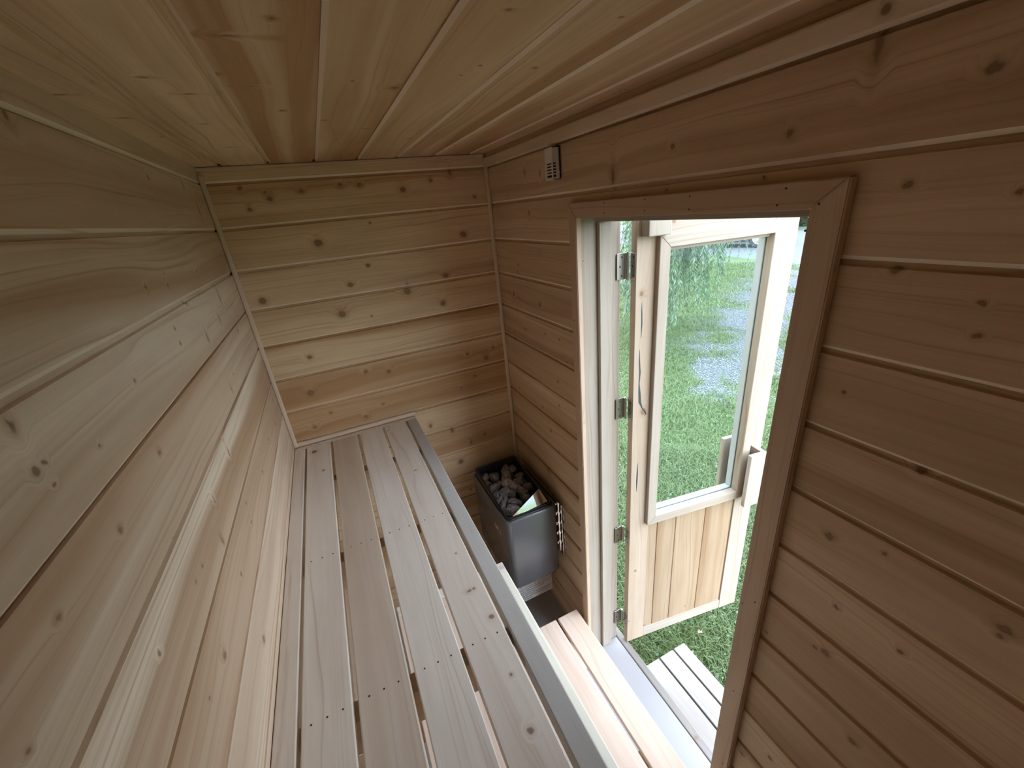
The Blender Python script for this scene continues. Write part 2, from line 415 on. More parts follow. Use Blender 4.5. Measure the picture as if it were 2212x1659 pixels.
M_RUBBER = principled('tyre_rubber', (0.03, 0.03, 0.032), 0.8)
M_ALLOY = principled('wheel_metal', (0.60, 0.63, 0.66), 0.35, 0.7)
M_TINT = principled('tinted_vehicle_glass', (0.02, 0.025, 0.03), 0.1)

def ground_mat():
    nb = NB('lawn_and_gravel')
    at = nb.n('ShaderNodeAttribute', attribute_name='gravel')
    g = nb.n('ShaderNodeNewGeometry').outputs['Position']
    n1 = nb.noise(g, 9.0, 4.0, 0.6)
    n2 = nb.noise(g, 60.0, 3.0, 0.65)
    n3 = nb.noise(g, 0.9, 3.0, 0.6)
    grass = nb.mix(nb.smooth(n3, 0.35, 0.65), (0.048, 0.076, 0.028, 1), (0.096, 0.127, 0.048, 1))
    grass = nb.mix(nb.smooth(n2, 0.3, 0.75), nb.mix(0.6, grass, (0.015, 0.04, 0.01, 1)), nb.mix(0.4, grass, (0.17, 0.235, 0.10, 1)))
    grav = nb.ramp(n2, [(0.28, (0.044, 0.049, 0.056)), (0.5, (0.108, 0.119, 0.134)), (0.74, (0.211, 0.227, 0.253))])
    m = nb.math('ADD', at.outputs['Fac'], nb.math('MULTIPLY', nb.math('SUBTRACT', n1, 0.5), 0.9))
    m = nb.math('ADD', m, nb.math('MULTIPLY', nb.math('SUBTRACT', n2, 0.5), 1.3))
    c = nb.mix(nb.smooth(m, 0.38, 0.66), grass, grav)
    nb.l(c, nb.b.inputs['Base Color'])
    nb.b.inputs['Roughness'].default_value = 0.9
    nb.b.inputs['Specular IOR Level'].default_value = 0.15
    bp = nb.n('ShaderNodeBump'); bp.inputs['Strength'].default_value = 0.7; bp.inputs['Distance'].default_value = 0.02
    nb.l(n2, bp.inputs['Height']); nb.l(bp.outputs[0], nb.b.inputs['Normal'])
    return nb.m
M_GROUND = ground_mat()
M_PEBBLE = leafy('gravel_stone', (0.076, 0.083, 0.093), (0.218, 0.233, 0.256), (0.140, 0.151, 0.166), 3.0, 0.0)

# ------------------------------------------------------------------ dimensions (metres)
W = 0.9279          # inner width, left wall x=0, door wall x=W
H = 2.02            # ceiling
Y1 = -1.98          # wall behind the camera
PIT = 0.13          # board pitch
Z0 = 1.976          # uppermost seam
DY0, DY1 = -0.61, -1.262     # rough door opening
DZ = 1.80

def tone(o, r, g, b):
    o.color = (r, g, b, 1)
    return o

def groove_profile(p, top=True, bottom=True, gap=0.0085):
    pts = []
    if bottom: pts += [(0, -0.014), (0, -0.0045), (0.0056, 0)]
    else: pts += [(0, -0.014), (0, 0)]
    if top: pts += [(p - gap, 0), (p - gap * 0.85, -0.0062), (p, -0.0062), (p, -0.014)]
    else: pts += [(p, 0), (p, -0.014)]
    return pts

def plank(parent, mat, M, L, p, tn, top=True, bottom=True, segs=None, gap=0.0085):
    """tongue and groove board: local x length, y across, z proud of the wall.
    segs: list of (x0, x1, y_lo) pieces when the door cuts the board."""
    bm = bmesh.new()
    for (a, b, lo) in (segs or [(0, L, 0.0)]):
        prof = groove_profile(p, top, bottom, gap)
        if lo > 0:
            prof = [(max(y, lo), z) for (y, z) in prof]
            q = []
            for pt in prof:
                if not q or (abs(q[-1][0] - pt[0]) + abs(q[-1][1] - pt[1])) > 1e-6: q.append(pt)
            prof = q
        if max(y for y, z in prof) - min(y for y, z in prof) < 0.004: continue
        add_prism(bm, prof, 'x', a, b)
    k = 2 if parent is not ceiling else 0       # coordinate across the board
    o = bm_obj('plank', bm, mat.get(M[k][3], M[k][3] + p), parent, M)
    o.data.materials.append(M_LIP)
    for f_ in o.data.polygons:      # pale lower bevel: the light it catches is painted into its wood colour
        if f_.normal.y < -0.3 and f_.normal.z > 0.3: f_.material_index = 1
    return tone(o, *tn)

def board(name, parent, mat, lo, hi, axis='y', tn=(0.3, 0.5, 0), bevel=0.0018, seg=2, M=None):
    """planed board between two corners; its grain runs along the given axis.
    The mesh is stored with local x along the grain."""
    lo = Vector(lo); hi = Vector(hi)
    ax = {'x': 0, 'y': 1, 'z': 2}[axis]
    d = hi - lo
    others = [i for i in range(3) if i != ax]
    # wide face across -> local y
    if d[others[0]] < d[others[1]]: others = others[::-1]
    size = (d[ax], d[others[0]], d[others[1]])
    bm = bmesh.new()
    add_box(bm, (0, 0, 0), size, bevel, seg)
    X = Vector([1.0 if i == ax else 0.0 for i in range(3)])
    Y = Vector([1.0 if i == others[0] else 0.0 for i in range(3)])
    Z = Vector([1.0 if i == others[1] else 0.0 for i in range(3)])
    loc = Vector(lo)
    if X.cross(Y).dot(Z) < 0:      # keep the frame right handed
        Z = -Z
        loc[others[1]] = hi[others[1]]
    F = frame(X, Y, Z, loc)
    if M is not None: F = M @ F
    if isinstance(mat, BoardWood):
        mat = mat.get(lo.x, hi.x) if name == 'slat' else mat.get()
    o = bm_obj(name, bm, mat, parent, F)
    return tone(o, *tn)

# ------------------------------------------------------------------ room shell (structure)
def shell(name, boxes, mat, label):
    bm = bmesh.new()
    for lo, hi in boxes: add_box(bm, lo, hi)
    o = bm_obj(name, bm, mat)
    return tag(o, label, kind='structure')

M_OUTER = wood('outer_cladding_wood', (0.60, 0.47, 0.33), (0.42, 0.28, 0.16), (), None, 0.1)
wall_left = shell('wall_left', [((-0.11, Y1 - 0.11, -0.12), (-0.013, 0.11, H + 0.10))], M_OUTER,
                  'long left wall lined with pale horizontal cedar boards beside the bench')
wall_back = shell('wall_back', [((-0.013, 0.013, -0.12), (W + 0.013, 0.11, H + 0.10))], M_OUTER,
                  'far end wall of brown knotty horizontal boards')
wall_front = shell('wall_front', [((-0.013, Y1 - 0.11, -0.12), (W + 0.013, Y1 - 0.013, H + 0.10))], M_OUTER,
                   'end wall behind the photographer')
XO = 1.066
wall_right = shell('wall_right', [((W + 0.013, DY0, -0.12), (XO, 0.11, H + 0.10)),
                                  ((W + 0.013, Y1 - 0.11, -0.12), (XO, DY1, H + 0.10)),
                                  ((W + 0.013, DY1, DZ), (XO, DY0, H + 0.10))], M_OUTER,
                   'shaded right wall of horizontal boards with the doorway in it')
ceiling = shell('ceiling', [((-0.013, Y1 - 0.013, H + 0.013), (W + 0.013, 0.013, H + 0.10))], M_OUTER,
                'low ceiling of long tan boards running towards the end wall')
floor = shell('floor', [((-0.013, Y1 - 0.013, -0.12), (W + 0.013, 0.013, 0.0)), ((W + 0.013, DY1, -0.12), (XO, DY0, 0.0))], M_FLOOR,
              'smooth grey sheet floor showing in the doorway and under the heater')

# tones: (tan, streak, weathering) for each board from the top
T_LEFT = [(0.3, 0.2, .3), (0.22, 0.7, .2), (0.10, 0.9, .3), (0.0, 0.85, .3), (0.30, 1.0, .9), (0.05, 0.75, .9), (0.1, 0.8, .5), (0.1, 0.6, .3)]
T_BACK = [(0.24, 0.24, 0), (0.32, 0.54, 0), (0.10, 0.42, .3), (0.39, 0.72, 0), (0.24, 0.36, 0), (0.21, 1.14, 0), (0.39, 0.90, .2), (0.17, 0.78, 0), (0.17, 0.60, 0), (0.35, 0.54, 0), (0.17, 0.36, 0), (0.35, 0.72, 0)]
T_RIGHT = [(0.21, 0.24, 0), (0.45, 0.84, 0), (0.17, 0.42, .3), (0.35, 0.36, .2), (0.21, 0.60, .4), (0.17, 0.96, .3), (0.32, 0.48, 0), (0.28, 0.60, .2), (0.35, 0.60, .3), (0.24, 0.72, .4), (0.42, 0.96, 0), (0.21, 0.36, 0), (0.39, 0.72, 0), (0.35, 0.60, 0)]
def tn(lst, k):
    if k < len(lst): return lst[k]
    r = random.Random(k * 17 + len(lst))
    return (r.uniform(0.1, 0.6), r.uniform(0.3, 0.8), r.uniform(0, 0.3))

UP = (0, 0, 1)
def rows():
    out = [(0, Z0, H - Z0 + 0.003, False, True)]
    k = 1
    while True:
        zb = Z0 - PIT * k
        if zb < 0:
            out.append((k, 0.002, Z0 - PIT * (k - 1) - 0.002, True, False)); break
        out.append((k, zb, PIT, True, True)); k += 1
    return out
for k, zb, p, top, bot in rows():
    L = -Y1
    plank(wall_left, M_LEFT, frame((0, 1, 0), UP, (1, 0, 0), (0, Y1, zb)), L, p, tn(T_LEFT, k), top, bot, None, {1: 0.004, 2: 0.007, 3: 0.0085, 4: 0.0016, 5: 0.0035}.get(k, 0.0010))
    plank(wall_back, M_BACK, frame((1, 0, 0), UP, (0, -1, 0), (0, 0, zb)), W, p, tn(T_BACK, k), top, bot)
    plank(wall_front, M_BACK, frame((-1, 0, 0), UP, (0, 1, 0), (W, Y1, zb)), W, p, tn(T_BACK, k + 4), top, bot)
    lo = max(0.0, 1.80 - zb)      # height of the door head within this board
    a0, a1 = 0.605, 1.255
    if lo <= 0: segs = None
    elif lo < p - 0.01: segs = [(0, a0, 0), (a0, a1, lo), (a1, L, 0)]
    else: segs = [(0, a0, 0), (a1, L, 0)]
    # local x runs towards -y from the end wall
    plank(wall_right, M_RIGHT, frame((0, -1, 0), UP, (-1, 0, 0), (W, 0, zb)), L, p, tn(T_RIGHT, k), top, bot, segs)
T_CEIL = [(0.10, 0.36, .3), (0.10, 0.48, .3), (0.39, 1.08, .6), (0.39, 0.72, .8), (0.21, 0.60, .1), (0.28, 1.15, 1), (0.28, 0.84, .5), (0.21, 0.60, 0)]
xs = [0.0] + [0.0675 + 0.1325 * i for i in range(7)] + [W]
for i in range(len(xs) - 1):
    plank(ceiling, M_CEIL, frame((0, 1, 0), (1, 0, 0), (0, 0, -1), (xs[i], Y1, H)), -Y1, xs[i + 1] - xs[i], T_CEIL[i % 8], i < 7, i > 0)

# ------------------------------------------------------------------ trim
def strip(name, lo, hi, axis, label, tn_=(0.35, 0.4, 0), bevel=0.004, mat=None):
    o = board(name, None, mat or M_WOOD, lo, hi, axis, tn_, bevel, 2)
    return tag(o, label, kind='structure')
strip('trim_1', (0.0, -0.014, 1.05), (0.014, 0.0, H - 0.022), 'z', 'thin vertical corner bead between left wall and end wall')
strip('trim_2', (W - 0.014, -0.014, 0.001), (W, 0.0, H - 0.015), 'z', 'thin vertical corner bead between end wall and door wall above the heater')
strip('trim_3', (W - 0.013, Y1 + 0.001, 1.9725), (W, -0.015, 2.005), 'y', 'pale cove strip running under the ceiling along the door wall', (0.2, 0.3, 0.2))
strip('trim_4', (0.002, -0.010, 1.0485), (0.478, 0.0, 1.066), 'x', 'thin bead along the end wall on top of the bench', (0.3, 0.3, 0))
strip('trim_5', (0.0, -0.007, 2.0075), (W - 0.014, 0.0, 2.0185), 'x', 'narrow strip under the ceiling along the end wall', (0.5, 0.3, 0), 0.002)

# interior door casing, mitred
cx0, cx1 = W - 0.017, W - 0.0005
yi0, yi1, yo0, yo1 = -0.634, -1.238, -0.597, -1.284
zi, zo = 1.7835, 1.8215
casing = empty('trim_6', (W, -0.93, 0))
tag(casing, 'mitred casing boards framing the inside of the doorway', kind='structure')
def casing_piece(pts, axis, tn_):
    # pts in (y, z); prism along x ; local x = grain
    bm = bmesh.new()
    if axis == 'z':
        loc = [(z, -(y)) for (y, z) in pts]
        add_prism(bm, loc, 'z', 0, cx1 - cx0)
        F = frame((0, 0, 1), (0, -1, 0), (1, 0, 0), (cx0, 0, 0))
    else:
        loc = [(-y, z) for (y, z) in pts]
        add_prism(bm, loc, 'z', 0, cx1 - cx0)
        F = frame((0, -1, 0), (0, 0, 1), (-1, 0, 0), (cx1, 0, 0))
    bmesh.ops.bevel(bm, geom=[e for e in bm.edges], offset=0.002, segments=2, affect='EDGES')
    o = bm_obj('casing_board', bm, M_CASING, None, F)
    o.parent = casing
    o.matrix_parent_inverse = Matrix.Translation((-W, 0.93, 0))
    return tone(o, *tn_)
casing_piece([(yo0, 0.001), (yi0, 0.001), (yi0, zi), (yo0, zo)], 'z', (0.4, 0.5, 0))
casing_piece([(yi1, 0.001), (yo1, 0.001), (yo1, zo), (yi1, zi)], 'z', (0.55, 0.3, 0))
casing_piece([(yo0, zo), (yi0, zi), (yi1, zi), (yo1, zo)], 'y', (0.45, 0.35, 0))
# nail heads of the casing
bm = bmesh.new()
for (y, z) in [(-0.76, 1.815), (-0.76, 1.793), (-0.90, 1.815), (-0.90, 1.793), (-1.02, 1.813), (-1.02, 1.791), (-1.20, 1.813), (-1.19, 1.791), (-1.25, 1.79), (-1.238, 1.755),
               (-1.245, 1.0), (-1.27, 1.03), (-1.262, 0.72), (-1.245, 0.55), (-1.27, 0.42), (-0.60, 1.1), (-0.60, 0.5), (-0.61, 1.5)]:
    add_cyl(bm, (cx0 - 0.0004, y, z), (cx0 + 0.002, y, z), 0.0016, 8)
o = bm_obj('nail_hole', bm, M_HOLE, None); o.parent = casing; o.matrix_parent_inverse = Matrix.Translation((-W, 0.93, 0)); o['kind'] = 'stuff'

# door lining (jambs, head and stops)
jamb = empty('trim_7', (1.0, -0.93, 0))
tag(jamb, 'door lining boards with stops across the wall thickness', kind='structure')
JI = Matrix.Translation((-1.0, 0.93, 0))
def jb(name, lo, hi, axis, tn_, mat=M_DOORW):
    o = board(name, jamb, mat, lo, hi, axis, tn_, 0.0015)
    o.matrix_parent_inverse = JI
    return o
jb('jamb', (W + 0.001, -0.6195, 0.001), (XO + 0.004, -0.6005, 1.80), 'z', (0.15, 0.5, .6))
jb('stop', (0.988, -0.633, 0.001), (1.030, -0.620, 1.766), 'z', (0.1, 0.3, .8))
jb('jamb', (W + 0.001, -1.2615, 0.001), (XO + 0.004, -1.2435, 1.80), 'z', (0.3, 0.4, 0))
jb('stop', (0.988, -1.2430, 0.001), (1.030, -1.230, 1.766), 'z', (0.3, 0.4, 0))
jb('head', (W + 0.001, -1.243, 1.7815), (XO + 0.004, -0.6205, 1.7995), 'y', (0.4, 0.4, 0))
jb('stop', (0.988, -1.2295, 1.767), (1.030, -0.634, 1.781), 'y', (0.5, 0.4, 0))
strip('trim_8', (XO + 0.0055, -1.29, -0.03), (1.102, -0.575, -0.004), 'y', 'pale wooden sill strip outside the grey threshold', (0.1, 0.3, 0), 0.004, M_DECK)
# outside casing of the doorway
outc = empty('trim_9', (XO, -0.93, 0))
tag(outc, 'outer boards framing the doorway on the outside', kind='structure')
OI = Matrix.Translation((-XO, 0.93, 0))
for lo, hi, ax in [((XO + 0.0045, -0.60, -0.003), (XO + 0.020, -0.54, 1.86), 'z'), ((XO + 0.0045, -1.325, -0.003), (XO + 0.020, -1.26, 1.86), 'z'),
                   ((XO + 0.0045, -1.2595, 1.80), (XO + 0.020, -0.6005, 1.86), 'y')]:
    o = board('casing_board', outc, M_WOOD, lo, hi, ax, (0.2, 0.4, 0)); o.matrix_parent_inverse = OI

# roof over the room
bm = bmesh.new()
add_prism(bm, [(-0.22, 2.13), (1.16, 2.13), (1.16, 2.17), (-0.22, 2.25)], 'y', Y1 - 0.2, 0.2)
tag(bm_obj('roof', bm, principled('dark_roofing', (0.08, 0.08, 0.085), 0.7)), 'thin dark roof slab over the cabin', kind='structure')
bm = bmesh.new()
for x in (0.0, 0.88): add_box(bm, (x - 0.05, Y1 - 0.1, -0.4205), (x + 0.09, 0.1, -0.1205), 0.004)
tag(bm_obj('trim_10', bm, M_OUTER), 'wooden skids carrying the cabin above the lawn', kind='structure')

# ------------------------------------------------------------------ benches
def holes(parent, pts, z, r=0.0017):
    bm = bmesh.new()
    for (x, y) in pts: add_cyl(bm, (x, y, z - 0.003), (x, y, z + 0.0004), r, 8)
    o = bm_obj('screw_hole', bm, M_HOLE, parent); o['kind'] = 'stuff'
    return o
BY0, BY1 = -0.034, Y1 + 0.002
upper = empty('upper_bench', (0, 0, 0))
tag(upper, 'high slatted bench of pale grey-brown boards along the left wall', 'bench')
zt = 1.048
bx = [(0.001, 0.038), (0.045, 0.1295), (0.1385, 0.230), (0.2405, 0.3300), (0.3385, 0.4255), (0.434, 0.4735)]
btn = [(0.15, 0.3, 0), (0.10, 0.35, 0), (0.55, 0.65, .5), (0.12, 0.25, 0.1), (0.30, 0.45, 0.2), (0.10, 0.30, 0.5)]
for (a, b), t in zip(bx, btn):
    board('slat', upper, M_GREYSLAT if a > 0.43 else M_BENCH, (a, BY1, zt - (0.020 if b - a > 0.06 else 0.04)), (b, BY0, zt), 'y', t, 0.0025)
board('end_cleat', upper, M_BENCH, (0.001, -0.033, zt - 0.04), (0.4735, -0.0105, zt - 0.0005), 'x', (0.5, 0.5, .2), 0.002)
for y in (-0.275, -0.680, -1.085, -1.49, -1.86):
    board('joist', upper, M_WOOD, (0.001, y - 0.019, zt - 0.110), (0.433, y + 0.019, zt - 0.021), 'x', (0.3, 0.4, 0), 0.002)
pts = []
for (a, b) in bx[1:5]:
    m = (a + b) / 2
    for y in (-0.680, -1.085, -1.49):
        for dx in (-0.026, 0.0, 0.026): pts.append((m + dx, y))
holes(upper, pts, zt)

lower = empty('lower_bench', (0, 0, 0))
tag(lower, 'middle bench with a pale front rail half hidden under the high bench', 'bench')
zl = 0.65
for i, (a, b) in enumerate([(0.215, 0.300), (0.310, 0.395), (0.405, 0.490), (0.500, 0.560)]):
    board('slat', lower, M_STEP, (a, BY1, zl - 0.020), (b, -0.600, zl - 0.0005), 'y', (0.2, 0.4, 0), 0.002)
board('front_rail', lower, M_RAIL, (0.564, BY1, zl - 0.085), (0.599, -0.600, zl), 'y', (0.0, 0.35, .9), 0.003)
board('end_cleat', lower, M_BENCH, (0.215, -0.599, zl - 0.085), (0.599, -0.560, zl), 'x', (0.25, 0.5, .3), 0.003)
for y in (-0.9, -1.4, -1.9):
    board('joist', lower, M_WOOD, (0.002, y - 0.019, zl - 0.110), (0.562, y + 0.019, zl - 0.021), 'x', (0.3, 0.4, 0), 0.002)
for y in (-0.62, -1.93):
    board('leg', lower, M_WOOD, (0.53, y - 0.019, 0.001), (0.562, y + 0.019, zl - 0.1115), 'z', (0.3, 0.4, 0), 0.002)

step = empty('foot_step', (0.8, -1.2, 0))
tag(step, 'low footstep of two pinkish planks on the floor in front of the doorway', 'step')
SI = Matrix.Translation((-0.8, 1.2, 0))
zs = 0.25
for (a, b), t in zip([(0.602, 0.690), (0.6985, 0.7865), (0.7965, 0.8875)], [(0.2, 0.3, 0), (0.22, 0.45, 0), (0.30, 0.65, 0)]):
    o = board('slat', step, M_STEP, (a, BY1, zs - 0.020), (b, -0.584, zs), 'y', t, 0.003); o.matrix_parent_inverse = SI
for y in (-0.66, -1.1, -1.5, -1.9):
    o = board('cleat', step, M_STEP, (0.602, y - 0.019, 0.001), (0.885, y + 0.019, zs - 0.021), 'x', (0.3, 0.4, 0), 0.002); o.matrix_parent_inverse = SI

# ------------------------------------------------------------------ door (open outwards)
door = empty('door_1', (1.091, -0.6665, 0), math.radians(-8.57))
tag(door, 'glazed wooden sauna door swung open outside with its boarded lower panel', kind='structure')
# local: x along the door from the hinge, y away from the camera, z up
DT = 0.030
def db(name, lo, hi, axis, tn_, mat=M_DOORW, bevel=0.0015, parent=door):
    return board(name, parent, mat, lo, hi, axis, tn_, bevel)
ZB, ZTOP = 0.004, 1.775
U0, UL, UR, U1 = 0.0, 0.080, 0.484, 0.574
# cracked hinge stile: local x up the board, y across the door
bm = bmesh.new(); add_box(bm, (0, 0, 0), (ZTOP - ZB, UL - U0, DT), 0.0015, 2)
tone(bm_obj('stile', bm, M_STILE, door, frame((0, 0, 1), (1, 0, 0), (0, 1, 0), (U0, 0, ZB))), 0.15, 0.5, 0)
bm = bmesh.new()
def seam(pts):
    lo_ = [(u - w, z) for u, z, w in pts]; hi_ = [(u + w, z) for u, z, w in pts][::-1]
    poly = lo_ + hi_
    A_ = [bm.verts.new((u, -0.0004, z)) for u, z in poly]; B2 = [bm.verts.new((u, 0.0004, z)) for u, z in poly]
    n_ = len(pts)
    for i in range(n_ - 1):
        j = len(poly) - 1 - i
        bm.faces.new((A_[i], A_[i + 1], A_[j - 1], A_[j]))
        bm.faces.new((A_[i], B2[i], B2[i + 1], A_[i + 1])); bm.faces.new((A_[j], B2[j], B2[j - 1], A_[j - 1]))
seam([(0.022, 1.530, 0.0003), (0.0225, 1.50, 0.0018), (0.024, 1.46, 0.0022), (0.023, 1.416, 0.0004)])
seam([(0.019, 1.378, 0.0006), (0.0195, 1.34, 0.0022), (0.023, 1.30, 0.0026), (0.021, 1.26, 0.0018), (0.0235, 1.225, 0.0042), (0.026, 1.192, 0.0048), (0.034, 1.170, 0.0022), (0.047, 1.152, 0.0030), (0.051, 1.142, 0.0022), (0.044, 1.136, 0.0006)])
seam([(0.026, 0.950, 0.0004), (0.025, 0.91, 0.0026), (0.024, 0.87, 0.0030), (0.023, 0.825, 0.0005)])
bm_obj('bark_seam', bm, principled('dark_bark_seam', (0.045, 0.055, 0.065), 0.6), door)['label'] = 'dark splits in the hinge stile'
db('stile', (UR, 0, ZB), (U1, DT, ZTOP), 'z', (0.0, 0.3, .3))
db('rail', (UL + 0.0003, 0.001, ZB), (UR - 0.0003, DT, 0.056), 'x', (0.0, 0.2, .2))
db('rail', (UL + 0.0003, 0.001, 1.668), (UR - 0.0003, DT, ZTOP), 'x', (0.0, 0.25, .2))
for (a, b), t in zip([(UL + 0.001, 0.1245), (0.1257, 0.2095), (0.2105, 0.3485), (0.3495, UR - 0.001)], [(0.1, 0.4, 0), (0.35, 0.95, 0), (0.2, 0.5, 0), (0.35, 0.9, 0)]):
    bm = bmesh.new(); add_prism(bm, [(0, 0.012), (0, 0.0022), (0.002, 0), (b - a - 0.002, 0), (b - a, 0.0022), (b - a, 0.012)], 'x', 0, 0.690 - 0.0565)
    o = bm_obj('panel_board', bm, M_PANEL, door, frame((0, 0, 1), (1, 0, 0), (0, 1, 0), (a, 0.005, 0.0565)))
    tone(o, *t)
# inner glazing frame (mitred moulding), reveal, glass and outer bead
GU0, GU1, GZ0, GZ1 = 0.100, 0.468, 0.7005, 1.679
def mould(y0, y1, w, mat, name, tn_):
    a0, a1, c0, c1 = GU0, GU1, GZ0, GZ1
    o0, o1, d0, d1 = a0 - w, a1 + w, c0 - w, c1 + w
    pcs = [([(o0, d0), (a0, c0), (a0, c1), (o0, d1)], 'z'), ([(a1, c0), (o1, d0), (o1, d1), (a1, c1)], 'z'),
           ([(o0, d0), (o1, d0), (a1, c0), (a0, c0)], 'x'), ([(a0, c1), (a1, c1), (o1, d1), (o0, d1)], 'x')]
    for pts, ax in pcs:
        bm = bmesh.new()
        if ax == 'z':
            add_prism(bm, [(z, u) for (u, z) in pts], 'z', 0, y1 - y0); F = frame((0, 0, 1), (1, 0, 0), (0, 1, 0), (0, y0, 0))
        else:
            add_prism(bm, [(u, z) for (u, z) in pts], 'z', 0, y1 - y0); F = frame((1, 0, 0), (0, 0, 1), (0, -1, 0), (0, y1, 0))
        bmesh.ops.bevel(bm, geom=list(bm.edges), offset=0.0015, segments=1, affect='EDGES')
        tone(bm_obj(name, bm, mat, door, F), *tn_)
mould(-0.018, 0.0125, 0.036, M_DOORW, 'glazing_frame', (0.12, 0.3, .1))
mould(0.0178, 0.045, 0.030, M_VINYL, 'outer_bead', (0, 0, 0))
bm = bmesh.new(); add_box(bm, (GU0 - 0.01, 0.0130, GZ0 - 0.01), (GU1 + 0.01, 0.0172, GZ1 + 0.01))
bm_obj('glass_pane', bm, M_GLASS, door)['label'] = 'clear glass pane'
# block at the top by the hinge
db('stop_block', (0.012, -0.040, 1.716), (0.084, -0.0005, ZTOP), 'z', (0.0, 0.2, .4), bevel=0.003)
# pull handles, inside and outside
def handle(s, y_face):
    h = empty('pull_handle', (0, 0, 0)); h.parent = door
    def yy(a, b): return (min(y_face + s * a, y_face + s * b), max(y_face + s * a, y_face + s * b))
    a, b = yy(0.0005, 0.046)
    db('handle_web', (0.523, a, 0.655), (0.541, b, 0.893), 'z', (0.0, 0.3, .4), M_DOORW, 0.0015, h)
    a, b = yy(0.0465, 0.064)
    db('handle_grip', (0.466, a, 0.655), (0.541, b, 0.893), 'z', (0.05, 0.4, .4), M_DOORW, 0.003, h)
    return h
handle(-1, 0.0)
handle(1, DT)
# hinges
for zc in (1.635, 1.163, 0.603, 0.135):
    h = empty('hinge', (0, 0, zc)); h.parent = door
    pin = Vector((-0.010, 0.030, 0))      # knuckle in the gap on the far side
    bm = bmesh.new()
    add_box(bm, (-0.0022, 0.003, -0.038), (-0.0003, 0.028, 0.038), 0.0006)
    bm_obj('door_leaf', bm, M_HINGE, h)
    bm = bmesh.new()
    c, s_ = math.cos(math.radians(8.57)), math.sin(math.radians(8.57))
    # jamb leaf lies along the lining (world x direction)
    add_box(bm, (-0.0345, 0.0, -0.038), (-0.0005, 0.0018, 0.038), 0.0006)
    o = bm_obj('jamb_leaf', bm, M_HINGE, h)
    o.location = (-0.0085, 0.0395, 0); o.rotation_euler = (0, 0, math.radians(8.57))
    bm = bmesh.new()
    for i in range(5):
        z0 = -0.038 + i * 0.0152
        add_cyl(bm, (pin.x + 0.002, pin.y + 0.004, z0 + 0.0003), (pin.x + 0.002, pin.y + 0.004, z0 + 0.0149), 0.0042, 12)
    add_cyl(bm, (pin.x + 0.002, pin.y + 0.004, -0.041), (pin.x + 0.002, pin.y + 0.004, 0.041), 0.0028, 10)
    bm_obj('knuckle', bm, M_HINGE, h)
    bm = bmesh.new()
    for z_, dy in ((-0.027, 0.0), (0.0, 0.006), (0.027, 0.0)):
        add_cyl(bm, (-0.0021, 0.012 + dy, z_), (-0.0027, 0.012 + dy, z_), 0.0030, 10)
    bm_obj('screw', bm, M_HOLE, h)['kind'] = 'stuff'
    bm = bmesh.new()
    for z_, dx in ((-0.027, 0.0), (0.0, -0.006), (0.027, 0.0)):
        add_cyl(bm, (-0.018 + dx, -0.0004, z_), (-0.018 + dx, 0.0004, z_), 0.0030, 10)
    o = bm_obj('screw', bm, M_HOLE, h); o['kind'] = 'stuff'
    o.location = (-0.0085, 0.0395, 0); o.rotation_euler = (0, 0, math.radians(8.57))

# ------------------------------------------------------------------ heater
def rrect(x0, y0, x1, y1, r, n=5):
    pts = []
    for cx, cy, a0 in ((x1 - r, y1 - r, 0), (x0 + r, y1 - r, 90), (x0 + r, y0 + r, 180), (x1 - r, y0 + r, 270)):
        for i in range(n + 1):
            a = math.radians(a0 + 90 * i / n)
            pts.append((cx + r * math.cos(a), cy + r * math.sin(a)))
    return pts
def tube_wall(bm, rings, close=True):
    """loft through rings of equal length"""
    vs = [[bm.verts.new(p) for p in r] for r in rings]
    n = len(rings[0])
    for a, b in zip(vs[:-1], vs[1:]):
        for i in range(n):
            bm.faces.new((a[i], a[(i + 1) % n], b[(i + 1) % n], b[i]))
    return vs
heater = empty('sauna_heater', (0.775, -0.26, 0.35))
tag(heater, 'dark grey electric sauna heater filled with stones in the far corner', 'heater')
HI = Matrix.Translation((-0.775, 0.26, -0.35))
def hp(o):
    o.parent = heater; o.matrix_parent_inverse = HI; return o
hx0, hx1, hy0, hy1, hz0, hz1 = 0.665, 0.894, -0.462, -0.066, 0.352, 0.712
R = rrect(hx0, hy0, hx1, hy1, 0.028)
Ri = rrect(hx0 + 0.010, hy0 + 0.010, hx1 - 0.010, hy1 - 0.010, 0.020)
Ri2 = rrect(hx0 + 0.004, hy0 + 0.004, hx1 - 0.004, hy1 - 0.004, 0.025)
bm = bmesh.new()
vs = tube_wall(bm, [[(x, y, hz0 + 0.004) for x, y in Ri2], [(x, y, hz0 + 0.012) for x, y in R], [(x, y, hz1 - 0.006) for x, y in R], [(x, y, hz1) for x, y in Ri2], [(x, y, hz1) for x, y in Ri], [(x, y, hz1 - 0.02) for x, y in Ri]])
bm.faces.new(vs[0])
hp(bm_obj('casing', bm, M_HEATER, None, None, True))
o = bpy.data.objects['casing']
for p_ in o.data.polygons: p_.use_smooth = True
